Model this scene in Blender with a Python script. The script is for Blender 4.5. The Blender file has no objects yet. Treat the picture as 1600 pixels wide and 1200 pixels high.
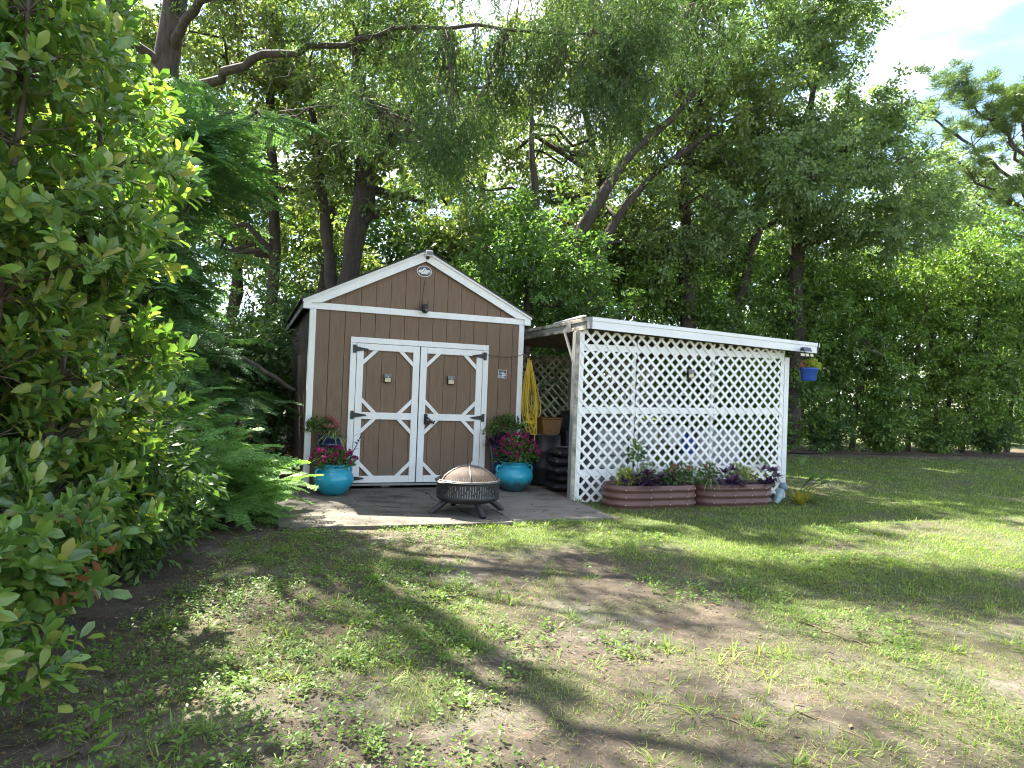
import bpy, bmesh, math, random
import numpy as np
from mathutils import Matrix, Vector
R = math.radians
scene = bpy.context.scene
COL = scene.collection

# ------------------------------------------------------------------ camera
CAM_H = 1.3286
cam = bpy.data.cameras.new('camera'); cam_o = bpy.data.objects.new('camera', cam); COL.objects.link(cam_o)
cam.sensor_width = 36.0; cam.lens = 1052.2/1600*36.0; cam.clip_start = 0.05; cam.clip_end = 2000
cam_o.matrix_world = Matrix.Translation((0, 0, CAM_H)) @ Matrix.Rotation(math.pi/2+0.0146, 4, 'X') @ Matrix.Rotation(0.0381, 4, 'Z')
scene.camera = cam_o

# ------------------------------------------------------------------ world, sun, exposure
SUN_AZ = math.atan2(-0.62, 0.78)      # measured from +Y towards +X
SUN_EL = R(52)
world = bpy.data.worlds.new('World'); scene.world = world; world.use_nodes = True
nt = world.node_tree; nt.nodes.clear()
def N(nt, t, **kw):
    n = nt.nodes.new(t)
    for k, v in kw.items(): setattr(n, k, v)
    return n
def L(nt, a, b): nt.links.new(a, b)
CLOUD_OFF = (3.0, 1.0, 0.0)
out = N(nt, 'ShaderNodeOutputWorld')
sky = N(nt, 'ShaderNodeTexSky', sky_type='NISHITA', sun_disc=False)
sky.sun_elevation = SUN_EL; sky.sun_rotation = SUN_AZ; sky.air_density = 1.0; sky.dust_density = 0.8; sky.ozone_density = 2.0
bg = N(nt, 'ShaderNodeBackground'); bg.inputs[1].default_value = 0.065
cl = N(nt, 'ShaderNodeBackground'); cl.inputs[0].default_value = (1, 0.965, 0.92, 1); cl.inputs[1].default_value = 0.62
mix = N(nt, 'ShaderNodeMixShader')
tc = N(nt, 'ShaderNodeTexCoord'); sep = N(nt, 'ShaderNodeSeparateXYZ'); L(nt, tc.outputs['Generated'], sep.inputs[0])
mx = N(nt, 'ShaderNodeMath', operation='MAXIMUM'); mx.inputs[1].default_value = 0.12; L(nt, sep.outputs[2], mx.inputs[0])
dx = N(nt, 'ShaderNodeMath', operation='DIVIDE'); dy = N(nt, 'ShaderNodeMath', operation='DIVIDE')
L(nt, sep.outputs[0], dx.inputs[0]); L(nt, mx.outputs[0], dx.inputs[1]); L(nt, sep.outputs[1], dy.inputs[0]); L(nt, mx.outputs[0], dy.inputs[1])
cmb = N(nt, 'ShaderNodeCombineXYZ'); L(nt, dx.outputs[0], cmb.inputs[0]); L(nt, dy.outputs[0], cmb.inputs[1])
noi = N(nt, 'ShaderNodeTexNoise'); noi.inputs['Scale'].default_value = 1.15; noi.inputs['Detail'].default_value = 7; noi.inputs['Roughness'].default_value = 0.5
off = N(nt, 'ShaderNodeVectorMath', operation='ADD'); off.inputs[1].default_value = CLOUD_OFF; L(nt, cmb.outputs[0], off.inputs[0]); L(nt, off.outputs[0], noi.inputs['Vector'])
rmp = N(nt, 'ShaderNodeMapRange', interpolation_type='SMOOTHSTEP'); rmp.inputs[1].default_value = 0.45; rmp.inputs[2].default_value = 0.72
L(nt, noi.outputs['Fac'], rmp.inputs[0])
L(nt, sky.outputs[0], bg.inputs[0]); L(nt, rmp.outputs[0], mix.inputs[0]); L(nt, bg.outputs[0], mix.inputs[1]); L(nt, cl.outputs[0], mix.inputs[2])
L(nt, mix.outputs[0], out.inputs[0])
sun = bpy.data.lights.new('sun', 'SUN'); sun.energy = 4.2; sun.angle = R(0.53); sun.color = (1, 0.94, 0.83)
sun_o = bpy.data.objects.new('sun', sun); COL.objects.link(sun_o)
sdir = Vector((math.sin(SUN_AZ)*math.cos(SUN_EL), math.cos(SUN_AZ)*math.cos(SUN_EL), math.sin(SUN_EL)))
sun_o.rotation_euler = sdir.to_track_quat('Z', 'Y').to_euler(); sun_o.location = sdir*60
scene.view_settings.view_transform = 'Standard'; scene.view_settings.look = 'None'
scene.view_settings.exposure = 2.75; scene.view_settings.gamma = 1.0; scene.view_settings.use_curve_mapping = False
scene.render.engine = 'CYCLES'
cy = scene.cycles
cy.use_denoising = True; cy.filter_width = 1.1; cy.max_bounces = 6; cy.diffuse_bounces = 4; cy.glossy_bounces = 2; cy.transmission_bounces = 4; cy.transparent_max_bounces = 4
cy.caustics_reflective = False; cy.caustics_refractive = False; cy.sample_clamp_indirect = 4.0; cy.use_adaptive_sampling = True; cy.adaptive_threshold = 0.02

# ------------------------------------------------------------------ frame of the shed (u right, v back, z up)
PSI = 0.3703; OX, OY = -2.7106, 8.9454
EU = np.array([math.cos(PSI), math.sin(PSI), 0]); EV = np.array([-math.sin(PSI), math.cos(PSI), 0])
def W(u, v, z=0.0): return Vector((OX+u*EU[0]+v*EV[0], OY+u*EU[1]+v*EV[1], z))
SLAB_Z = -0.04
rng = np.random.default_rng(7); random.seed(7)

# ------------------------------------------------------------------ materials
def mat_new(name):
    m = bpy.data.materials.new(name); m.use_nodes = True; t = m.node_tree; t.nodes.clear()
    o = N(t, 'ShaderNodeOutputMaterial'); b = N(t, 'ShaderNodeBsdfPrincipled'); L(t, b.outputs[0], o.inputs[0])
    return m, t, o, b
def ramp2(t, fac, c1, c2, p1=0.35, p2=0.65):
    r = N(t, 'ShaderNodeValToRGB'); r.color_ramp.elements[0].position = p1; r.color_ramp.elements[1].position = p2
    r.color_ramp.elements[0].color = (*c1, 1); r.color_ramp.elements[1].color = (*c2, 1); L(t, fac, r.inputs[0]); return r.outputs[0]
def noise(t, scale, detail=4, rough=0.55, stretch=(1, 1, 1), coord='Object', dist=0.0):
    c = N(t, 'ShaderNodeTexCoord'); mp = N(t, 'ShaderNodeMapping'); mp.inputs['Scale'].default_value = stretch
    L(t, c.outputs[coord], mp.inputs[0]); n = N(t, 'ShaderNodeTexNoise'); n.inputs['Scale'].default_value = scale
    n.inputs['Detail'].default_value = detail; n.inputs['Roughness'].default_value = rough; n.inputs['Distortion'].default_value = dist
    L(t, mp.outputs[0], n.inputs['Vector']); return n.outputs['Fac']
def mixc(t, fac, a, b, mode='MIX'):
    m = N(t, 'ShaderNodeMix', data_type='RGBA', blend_type=mode)
    if isinstance(fac, float): m.inputs[0].default_value = fac
    else: L(t, fac, m.inputs[0])
    for i, v in ((6, a), (7, b)):
        if isinstance(v, tuple): m.inputs[i].default_value = (*v, 1)
        else: L(t, v, m.inputs[i])
    return m.outputs[2]
def bump(t, b, h, strength=0.3, dist=0.01):
    n = N(t, 'ShaderNodeBump'); n.inputs['Strength'].default_value = strength; n.inputs['Distance'].default_value = dist
    L(t, h, n.inputs['Height']); L(t, n.outputs[0], b.inputs['Normal'])
def pbr(name, c1, c2=None, rough=0.6, scale=8, stretch=(1, 1, 1), metal=0.0, bmp=0.15, spec=0.4, stain=None, stain_p=(0.55, 0.75), stain_scale=3.0, fine=60):
    m, t, o, b = mat_new(name); c2 = c2 or tuple(x*0.8 for x in c1)
    n = noise(t, scale, 6, 0.6, stretch); c = ramp2(t, n, c1, c2)
    if stain:
        s = noise(t, stain_scale, 6, 0.65); r = N(t, 'ShaderNodeMapRange'); r.inputs[1].default_value = stain_p[0]; r.inputs[2].default_value = stain_p[1]; L(t, s, r.inputs[0])
        c = mixc(t, r.outputs[0], c, stain)
    L(t, c, b.inputs['Base Color']); b.inputs['Roughness'].default_value = rough; b.inputs['Metallic'].default_value = metal
    b.inputs['Specular IOR Level'].default_value = spec
    if bmp: bump(t, b, noise(t, fine, 4, 0.6, stretch), bmp, 0.004)
    return m
def leafmat(name, cols, trans=0.35, rough=0.45, spec=0.35, tcol=None, big=0.0):
    """random colour per leaf (mesh island and object); thin leaf that lets light through"""
    m, t, o, b = mat_new(name)
    g = N(t, 'ShaderNodeNewGeometry'); oi = N(t, 'ShaderNodeObjectInfo')
    a = N(t, 'ShaderNodeMath', operation='ADD'); L(t, g.outputs['Random Per Island'], a.inputs[0]); L(t, oi.outputs['Random'], a.inputs[1])
    fr = N(t, 'ShaderNodeMath', operation='FRACT'); L(t, a.outputs[0], fr.inputs[0])
    r = N(t, 'ShaderNodeValToRGB'); el = r.color_ramp.elements
    while len(el) < len(cols): el.new(0.5)
    for i, c in enumerate(cols): el[i].position = i/(len(cols)-1); el[i].color = (*c, 1)
    L(t, fr.outputs[0], r.inputs[0]); c = r.outputs[0]
    if big:
        n = noise(t, big, 3, 0.5, coord='Object'); c = mixc(t, n, c, mixc(t, 1.0, c, (0.62, 0.66, 0.6), 'MULTIPLY'))
    L(t, c, b.inputs['Base Color']); b.inputs['Roughness'].default_value = rough; b.inputs['Specular IOR Level'].default_value = spec
    tr = N(t, 'ShaderNodeBsdfTranslucent'); L(t, mixc(t, 1.0, c, tcol or (1.6, 1.75, 0.75), 'MULTIPLY'), tr.inputs[0])
    ms = N(t, 'ShaderNodeMixShader'); ms.inputs[0].default_value = trans
    L(t, b.outputs[0], ms.inputs[1]); L(t, tr.outputs[0], ms.inputs[2]); L(t, ms.outputs[0], o.inputs[0])
    return m
M = {}
def siding():
    m, t, o, b = mat_new('brown_siding')
    c = ramp2(t, noise(t, 5, 6, 0.6, (9, 9, 0.6)), (0.218, 0.147, 0.099), (0.158, 0.106, 0.071))
    c = mixc(t, ramp2(t, noise(t, 1.4, 5, 0.65), (0, 0, 0), (1, 1, 1), 0.45, 0.75), c, (0.188, 0.134, 0.096))
    g = N(t, 'ShaderNodeNewGeometry'); sp = N(t, 'ShaderNodeSeparateXYZ'); L(t, g.outputs['Position'], sp.inputs[0])      # rain-splashed dirt near the ground
    ad = N(t, 'ShaderNodeMath', operation='MULTIPLY_ADD'); ad.inputs[1].default_value = -0.7; L(t, noise(t, 6, 6, 0.7), ad.inputs[0]); L(t, sp.outputs[2], ad.inputs[2])
    r = N(t, 'ShaderNodeMapRange'); r.inputs[1].default_value = 0.05; r.inputs[2].default_value = -0.3; r.inputs[4].default_value = 0.6; L(t, ad.outputs[0], r.inputs[0])
    L(t, mixc(t, r.outputs[0], c, (0.13, 0.115, 0.085)), b.inputs['Base Color']); b.inputs['Roughness'].default_value = 0.75; b.inputs['Specular IOR Level'].default_value = 0.25
    bump(t, b, noise(t, 22, 4, 0.6, (9, 9, 0.6)), 0.4, 0.004); return m
M['siding'] = siding()
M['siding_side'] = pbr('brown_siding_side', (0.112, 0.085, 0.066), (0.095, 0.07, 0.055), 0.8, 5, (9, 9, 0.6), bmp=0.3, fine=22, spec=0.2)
M['white'] = pbr('white_paint', (0.82, 0.82, 0.80), (0.76, 0.765, 0.75), 0.55, 4, (3, 3, 1), bmp=0.12, fine=40, stain=(0.45, 0.45, 0.37), stain_p=(0.62, 0.98), stain_scale=2.2)
M['lattice'] = pbr('white_vinyl', (0.84, 0.845, 0.83), (0.79, 0.795, 0.78), 0.45, 3, bmp=0.05, stain=(0.55, 0.56, 0.44), stain_p=(0.58, 0.9), stain_scale=1.6)
M['fascia'] = pbr('white_metal_fascia', (0.78, 0.79, 0.79), (0.70, 0.71, 0.72), 0.4, 3, (0.5, 1, 2), bmp=0.06, stain=(0.5, 0.5, 0.46), stain_p=(0.58, 0.9), stain_scale=3)
M['oldwhite'] = pbr('weathered_white_wood', (0.52, 0.48, 0.39), (0.40, 0.37, 0.30), 0.8, 7, bmp=0.4, fine=30, stain=(0.12, 0.11, 0.095), stain_p=(0.42, 0.62), stain_scale=5)
M['greywood'] = pbr('grey_wood', (0.30, 0.30, 0.28), (0.20, 0.20, 0.19), 0.85, 9, (6, 6, 0.7), bmp=0.4, fine=30)
M['darkwood'] = pbr('dark_plywood', (0.16, 0.14, 0.115), (0.11, 0.10, 0.085), 0.85, 4, bmp=0.2)
M['roof'] = pbr('dark_shingle', (0.06, 0.057, 0.054), (0.035, 0.034, 0.033), 0.9, 30, bmp=0.6, fine=120)
M['sheet'] = pbr('roof_sheet', (0.45, 0.45, 0.44), (0.33, 0.33, 0.32), 0.6, 2, bmp=0.1, stain=(0.12, 0.11, 0.09))
M['black'] = pbr('black_metal', (0.018, 0.018, 0.02), (0.028, 0.028, 0.03), 0.45, 20, bmp=0.1)
M['dark_gap'] = pbr('dark_backing', (0.03, 0.023, 0.018), None, 0.9, 5, bmp=0)
M['grey_plastic'] = pbr('grey_plastic', (0.20, 0.205, 0.21), (0.16, 0.165, 0.17), 0.5, 5, bmp=0.05)
M['offwhite'] = pbr('offwhite_plastic', (0.72, 0.72, 0.70), (0.62, 0.62, 0.60), 0.4, 5, bmp=0.05)
M['lens'] = pbr('led_lens', (0.62, 0.56, 0.36), (0.50, 0.46, 0.30), 0.25, 60, bmp=0.1)
M['solar'] = pbr('solar_cell', (0.035, 0.045, 0.10), (0.05, 0.06, 0.13), 0.2, 30, bmp=0.02, spec=0.6)
M['firepit'] = pbr('gunmetal_steel', (0.052, 0.052, 0.058), (0.036, 0.036, 0.041), 0.5, 12, metal=0.4, bmp=0.12, stain=(0.10, 0.085, 0.07), stain_p=(0.58, 0.85))
M['rim'] = pbr('pale_steel', (0.30, 0.27, 0.24), (0.20, 0.18, 0.16), 0.4, 18, metal=0.5, bmp=0.1)
M['cord'] = pbr('yellow_cord', (0.62, 0.45, 0.045), (0.5, 0.35, 0.03), 0.45, 9, bmp=0.05)
M['wire'] = pbr('dark_wire', (0.05, 0.045, 0.04), None, 0.6, 9, bmp=0)
M['soil'] = pbr('potting_soil', (0.035, 0.026, 0.02), (0.055, 0.04, 0.03), 0.95, 30, bmp=0.8, fine=80)
M['bag'] = pbr('black_plastic_bag', (0.022, 0.022, 0.026), (0.035, 0.034, 0.04), 0.28, 8, bmp=0.5, fine=14, spec=0.6)
M['planter'] = pbr('brown_corrugated_metal', (0.145, 0.076, 0.062), (0.12, 0.064, 0.053), 0.42, 6, bmp=0.08, stain=(0.10, 0.068, 0.056), stain_p=(0.55, 0.85))
M['screw'] = pbr('bright_screw', (0.7, 0.66, 0.6), None, 0.3, 5, metal=0.3, bmp=0)
M['bluepot'] = pbr('dark_blue_glaze', (0.018, 0.025, 0.075), (0.03, 0.04, 0.11), 0.2, 6, bmp=0.05, spec=0.6)
M['hangpot'] = pbr('blue_plastic_pot', (0.035, 0.095, 0.42), (0.03, 0.085, 0.36), 0.4, 6, bmp=0.03)
M['amber'] = pbr('amber_wooden_bin', (0.24, 0.115, 0.035), (0.17, 0.08, 0.026), 0.6, 6, (1, 1, 6), bmp=0.2)
M['blue'] = pbr('blue_jug', (0.04, 0.10, 0.42), (0.05, 0.13, 0.48), 0.3, 6, bmp=0)
M['palegrey'] = pbr('pale_grey_bin', (0.42, 0.44, 0.44), (0.36, 0.38, 0.38), 0.5, 6, bmp=0.05)
M['paleblue'] = pbr('pale_blue_enamel', (0.17, 0.30, 0.35), (0.33, 0.42, 0.45), 0.35, 14, bmp=0.05)
M['slate'] = pbr('slate_blue', (0.12, 0.17, 0.23), (0.16, 0.21, 0.27), 0.4, 14, bmp=0.05)
M['wood_bark'] = pbr('oak_bark', (0.068, 0.055, 0.043), (0.033, 0.028, 0.023), 0.95, 6, (3, 3, 0.5), bmp=1.0, fine=18, stain=(0.12, 0.12, 0.10), stain_p=(0.6, 0.8))
M['cedar_bark'] = pbr('cedar_bark', (0.09, 0.075, 0.062), (0.042, 0.035, 0.03), 0.95, 8, (3, 3, 0.4), bmp=1.0, fine=20)
M['twig'] = pbr('grey_twig', (0.13, 0.105, 0.085), (0.085, 0.068, 0.055), 0.9, 8, bmp=0.4)
# glazed turquoise urn with algae low down in a ragged band
def glaze(name, dirty):
    m, t, o, b = mat_new(name)
    c = ramp2(t, noise(t, 5, 4), (0.03, 0.34, 0.47), (0.022, 0.29, 0.42))
    n = noise(t, 9, 7, 0.7); g = N(t, 'ShaderNodeTexCoord'); s = N(t, 'ShaderNodeSeparateXYZ'); L(t, g.outputs['Object'], s.inputs[0])
    a = N(t, 'ShaderNodeMath', operation='MULTIPLY_ADD'); a.inputs[1].default_value = 0.22; L(t, n, a.inputs[0]); L(t, s.outputs[2], a.inputs[2])
    r = N(t, 'ShaderNodeMapRange'); r.inputs[1].default_value = 0.30 if dirty else 0.20; r.inputs[2].default_value = 0.22 if dirty else 0.06; L(t, a.outputs[0], r.inputs[0])
    k = N(t, 'ShaderNodeMath', operation='MULTIPLY'); k.inputs[1].default_value = 0.85 if dirty else 0.55; L(t, r.outputs[0], k.inputs[0])
    L(t, mixc(t, k.outputs[0], c, (0.035, 0.05, 0.045)), b.inputs['Base Color'])
    b.inputs['Roughness'].default_value = 0.22; b.inputs['Specular IOR Level'].default_value = 0.5
    bump(t, b, noise(t, 14, 3), 0.06, 0.01); return m
M['glaze'] = glaze('turquoise_glaze', False); M['glaze_dirty'] = glaze('turquoise_glaze_with_algae', True)
def rusty():
    m, t, o, b = mat_new('rusty_mesh_screen')      # woven wire: part of the light passes between the wires
    c = ramp2(t, noise(t, 7, 6, 0.65), (0.10, 0.07, 0.05), (0.165, 0.12, 0.09)); L(t, c, b.inputs['Base Color'])
    b.inputs['Roughness'].default_value = 0.7; b.inputs['Specular IOR Level'].default_value = 0.3; bump(t, b, noise(t, 180, 2), 0.5, 0.003)
    tr = N(t, 'ShaderNodeBsdfTransparent'); ms = N(t, 'ShaderNodeMixShader'); ms.inputs[0].default_value = 0.38; L(t, b.outputs[0], ms.inputs[1]); L(t, tr.outputs[0], ms.inputs[2]); L(t, ms.outputs[0], o.inputs[0]); return m
M['rust'] = rusty()
M['oak'] = leafmat('oak_leaf', [(0.0702, 0.1076, 0.0432), (0.1172, 0.1765, 0.0622), (0.1685, 0.2263, 0.0815), (0.2343, 0.2692, 0.1076)], 0.42, 0.4, 0.45, (1.7, 1.75, 0.7))
M['oak2'] = leafmat('laurel_oak_leaf', [(0.1055, 0.1632, 0.0798), (0.1612, 0.2421, 0.1133), (0.2418, 0.3236, 0.1498)], 0.38, 0.38, 0.5, (1.6, 1.7, 0.75))
M['hedge'] = leafmat('hedge_leaf', [(0.0608, 0.1108, 0.0349), (0.0972, 0.1766, 0.0505), (0.152, 0.2511, 0.0699), (0.2228, 0.3117, 0.097)], 0.40, 0.35, 0.5)
M['hedge_b'] = leafmat('hedge_leaf_dark', [(0.0573, 0.1051, 0.0329), (0.0916, 0.1675, 0.0478), (0.1431, 0.2382, 0.0659), (0.2099, 0.2957, 0.0915)], 0.40, 0.33, 0.5)
M['hedge_c'] = leafmat('hedge_leaf_yellow', [(0.0675, 0.1159, 0.0316), (0.108, 0.1849, 0.0458), (0.1687, 0.2629, 0.0632), (0.2474, 0.3264, 0.0878)], 0.42, 0.36, 0.5)
M['bright'] = leafmat('bright_leaf', [(0.0676, 0.1358, 0.041), (0.1051, 0.1902, 0.0595), (0.1502, 0.2309, 0.0837)], 0.42, 0.4, 0.4)
M['dark_leaf'] = leafmat('understory_leaf', [(0.0476, 0.0913, 0.0337), (0.0794, 0.1467, 0.0476), (0.1229, 0.1984, 0.0674)], 0.34, 0.4, 0.45)
M['cedar'] = leafmat('cedar_spray', [(0.0449, 0.0818, 0.0318), (0.0634, 0.1163, 0.0422), (0.0925, 0.1478, 0.0554)], 0.30, 0.6, 0.2)
M['pine'] = leafmat('pine_needle', [(0.1137, 0.182, 0.0683), (0.1706, 0.2502, 0.0955), (0.2275, 0.2958, 0.1251)], 0.3, 0.5, 0.3)
M['glossy'] = leafmat('glossy_shrub_leaf', [(0.066, 0.138, 0.0374), (0.0935, 0.1782, 0.0462), (0.1265, 0.2242, 0.055), (0.1485, 0.2587, 0.0605), (0.1815, 0.2875, 0.066), (0.253, 0.3335, 0.0825), (0.33, 0.3105, 0.0935)], 0.36, 0.24, 0.7)
M['fern'] = leafmat('feathery_frond', [(0.1449, 0.274, 0.0924), (0.1997, 0.3575, 0.1143), (0.287, 0.4528, 0.1498)], 0.38, 0.5, 0.3)
M['fern_dark'] = leafmat('dark_feathery_frond', [(0.0838, 0.1816, 0.0838), (0.1164, 0.2328, 0.0978), (0.163, 0.2909, 0.1048)], 0.34, 0.45, 0.35)
M['dry'] = leafmat('dry_brown_leaf', [(0.18, 0.085, 0.03), (0.26, 0.13, 0.05), (0.12, 0.06, 0.028)], 0.3, 0.6, 0.2, (1.4, 1.1, 0.7))
M['purple'] = leafmat('purple_leaf', [(0.0455, 0.0234, 0.0585), (0.0715, 0.0364, 0.0884), (0.1105, 0.065, 0.1235)], 0.2, 0.45, 0.35, (1.5, 0.8, 1.5))
M['flower'] = leafmat('magenta_petal', [(0.24, 0.018, 0.085), (0.33, 0.03, 0.13), (0.4, 0.06, 0.21)], 0.3, 0.6, 0.2, (1.3, 0.8, 1.1))
M['salmon'] = leafmat('salmon_petal', [(0.42, 0.15, 0.12), (0.48, 0.2, 0.17)], 0.3, 0.6, 0.2, (1.2, 0.9, 0.9))
M['spider'] = leafmat('pale_striped_leaf', [(0.11, 0.17, 0.05), (0.25, 0.30, 0.13), (0.34, 0.37, 0.2)], 0.35, 0.45, 0.3)
M['lime'] = leafmat('lime_leaf', [(0.161, 0.23, 0.0345), (0.276, 0.3335, 0.046), (0.414, 0.391, 0.069)], 0.4, 0.5, 0.3)
M['garden'] = leafmat('garden_leaf', [(0.048, 0.102, 0.03), (0.084, 0.156, 0.042), (0.144, 0.216, 0.06)], 0.38, 0.45, 0.35)
M['yellow'] = leafmat('yellow_strap_leaf', [(0.28, 0.25, 0.04), (0.40, 0.30, 0.05), (0.16, 0.2, 0.04)], 0.35, 0.45, 0.3)
M['grass'] = leafmat('grass_blade', [(0.1042, 0.1784, 0.0314), (0.1489, 0.2379, 0.0428), (0.2084, 0.2908, 0.0598), (0.3126, 0.3173, 0.1139)], 0.38, 0.5, 0.25)
M['weed'] = leafmat('weed_leaf', [(0.0908, 0.1633, 0.0315), (0.1331, 0.2299, 0.0436), (0.1876, 0.2844, 0.0605)], 0.38, 0.45, 0.3)
M['straw'] = leafmat('dead_straw', [(0.30, 0.23, 0.15), (0.20, 0.15, 0.10), (0.40, 0.33, 0.23)], 0.15, 0.8, 0.1, (1, 1, 1))
M['litter'] = leafmat('fallen_leaf', [(0.12, 0.07, 0.035), (0.20, 0.12, 0.06), (0.07, 0.045, 0.028), (0.28, 0.2, 0.12)], 0.12, 0.7, 0.2, (1, 1, 1))

# ------------------------------------------------------------------ helpers
def link(name, data, mat=None, parent=None, loc=None, rot=None, kind=None):
    o = bpy.data.objects.new(name, data); COL.objects.link(o)
    if mat is not None and data is not None and not data.materials: data.materials.append(M[mat] if isinstance(mat, str) else mat)
    if parent is not None: o.parent = parent
    if loc is not None: o.location = loc
    if rot is not None: o.rotation_euler = rot
    if kind: o['kind'] = kind
    return o
def tag(o, label, cat, group=None):
    o['label'] = label; o['category'] = cat
    if group: o['group'] = group
    return o
def thing(name, label, cat, loc=(0, 0, 0), rz=0.0, group=None):
    o = bpy.data.objects.new(name, None); COL.objects.link(o); o.empty_display_size = 0.1
    o.location = loc; o.rotation_euler = (0, 0, rz); return tag(o, label, cat, group)
def mesh_np(name, V, F, smooth=False):
    V = np.asarray(V, np.float32); F = np.asarray(F, np.int32); k = F.shape[1]
    me = bpy.data.meshes.new(name); me.vertices.add(len(V)); me.vertices.foreach_set('co', V.ravel())
    me.loops.add(F.size); me.loops.foreach_set('vertex_index', F.ravel())
    me.polygons.add(len(F)); me.polygons.foreach_set('loop_start', np.arange(0, F.size, k, dtype=np.int32))
    me.polygons.foreach_set('loop_total', np.full(len(F), k, np.int32))
    if smooth: me.polygons.foreach_set('use_smooth', np.ones(len(F), bool))
    me.update(calc_edges=True); return me
def cat(parts):
    Vs, Fs, n = [], [], 0
    for V, F in parts:
        Vs.append(V); Fs.append(F+n); n += len(V)
    return np.concatenate(Vs), np.concatenate(Fs)
def bm_mesh(name, bm, smooth=False):
    bmesh.ops.recalc_face_normals(bm, faces=bm.faces)
    me = bpy.data.meshes.new(name); bm.to_mesh(me); bm.free()
    if smooth: me.polygons.foreach_set('use_smooth', [True]*len(me.polygons))
    return me
def add_box(bm, x0, x1, y0, y1, z0, z1, bev=0.0):
    vs = [bm.verts.new((x, y, z)) for x in (x0, x1) for y in (y0, y1) for z in (z0, z1)]
    fs = [bm.faces.new([vs[i] for i in q]) for q in ((0, 1, 3, 2), (4, 6, 7, 5), (0, 4, 5, 1), (2, 3, 7, 6), (0, 2, 6, 4), (1, 5, 7, 3))]
    if bev:
        es = {e for f in fs for e in f.edges}; bmesh.ops.bevel(bm, geom=list(es), offset=bev, segments=1, affect='EDGES')
def box(name, b, mat, parent=None, bev=0.003, **kw):
    bm = bmesh.new(); add_box(bm, *b, bev=bev); return link(name, bm_mesh(name, bm), mat, parent, **kw)
def prism(name, poly, y0, y1, mat, parent=None, bev=0.0, zs=None):
    """polygon in the u-z plane given depth from y0 to y1"""
    bm = bmesh.new(); a = [bm.verts.new((p[0], y0, p[1])) for p in poly]; c = [bm.verts.new((p[0], y1, p[1])) for p in poly]; n = len(poly)
    bm.faces.new(a); bm.faces.new(c[::-1])
    for i in range(n): bm.faces.new((a[i], c[i], c[(i+1) % n], a[(i+1) % n]))
    if bev: bmesh.ops.bevel(bm, geom=list(bm.edges), offset=bev, segments=1, affect='EDGES')
    return link(name, bm_mesh(name, bm), mat, parent)
def clip(poly, a, b, c):
    """keep the side a*x+b*z<=c"""
    o = []
    for i in range(len(poly)):
        p, q = poly[i], poly[(i+1) % len(poly)]; dp, dq = a*p[0]+b*p[1]-c, a*q[0]+b*q[1]-c
        if dp <= 0: o.append(p)
        if dp*dq < 0: s = dp/(dp-dq); o.append((p[0]+s*(q[0]-p[0]), p[1]+s*(q[1]-p[1])))
    return o
def lathe(name, prof, mat, parent=None, seg=36, smooth=True, **kw):
    prof = np.array(prof, float); a = np.linspace(0, 2*math.pi, seg, endpoint=False); n = len(prof)
    V = np.stack([np.outer(prof[:, 0], np.cos(a)), np.outer(prof[:, 0], np.sin(a)), np.repeat(prof[:, 1][:, None], seg, 1)], -1).reshape(-1, 3)
    F = [(i*seg+j, i*seg+(j+1) % seg, (i+1)*seg+(j+1) % seg, (i+1)*seg+j) for i in range(n-1) for j in range(seg)]
    return link(name, mesh_np(name, V, F, smooth), mat, parent, **kw)
def tube(pts, rad, sides=6):
    pts = np.asarray(pts, float); n = len(pts); rad = np.broadcast_to(np.asarray(rad, float), (n,))
    d = np.gradient(pts, axis=0); d /= np.linalg.norm(d, axis=1)[:, None]+1e-9
    up = np.array([0.13, 0.21, 0.97]) if abs(d[0, 2]) < 0.9 else np.array([0.97, 0.2, 0.1])
    a = np.cross(d, up); a /= np.linalg.norm(a, axis=1)[:, None]+1e-9; b = np.cross(d, a)
    t = np.linspace(0, 2*math.pi, sides, endpoint=False)
    V = (pts[:, None]+rad[:, None, None]*(a[:, None]*np.cos(t)[None, :, None]+b[:, None]*np.sin(t)[None, :, None])).reshape(-1, 3)
    i = np.arange(n-1)[:, None]*sides; j = np.arange(sides)[None]; k = (j+1) % sides
    F = np.stack([i+j, i+k, i+sides+k, i+sides+j], -1).reshape(-1, 4); return V, F
def curve_pts(P, n=24):
    """smooth path through points"""
    P = np.asarray(P, float); Q = np.vstack([2*P[0]-P[1], P, 2*P[-1]-P[-2]]); o = []
    m = len(P)-1
    for s in np.linspace(0, m-1e-6, n):
        i = int(s); t = s-i; a, b, c, d = Q[i], Q[i+1], Q[i+2], Q[i+3]
        o.append(0.5*((2*b)+(c-a)*t+(2*a-5*b+4*c-d)*t*t+(-a+3*b-3*c+d)*t**3))
    return np.array(o)
def unit(a): return a/(np.linalg.norm(a, axis=-1, keepdims=True)+1e-9)
LEAF4 = (np.array([[0, 0, 0], [0.45, 0.5, 0.06], [1, 0, -0.05], [0.45, -0.5, 0.06]]), np.array([[0, 1, 2], [0, 2, 3]]))
LEAF8 = (np.array([[0, 0, 0], [0.25, 0.30, 0.05], [0.62, 0.5, 0.04], [0.9, 0.26, -0.05], [1, 0, -0.12], [0.9, -0.26, -0.05], [0.62, -0.5, 0.04], [0.25, -0.30, 0.05], [0.3, 0, 0], [0.65, 0, -0.02]]),
         np.array([[0, 8, 1], [0, 7, 8], [1, 8, 2], [8, 9, 2], [8, 7, 6], [8, 6, 9], [2, 9, 3], [9, 4, 3], [9, 6, 5], [9, 5, 4]]))
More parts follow.
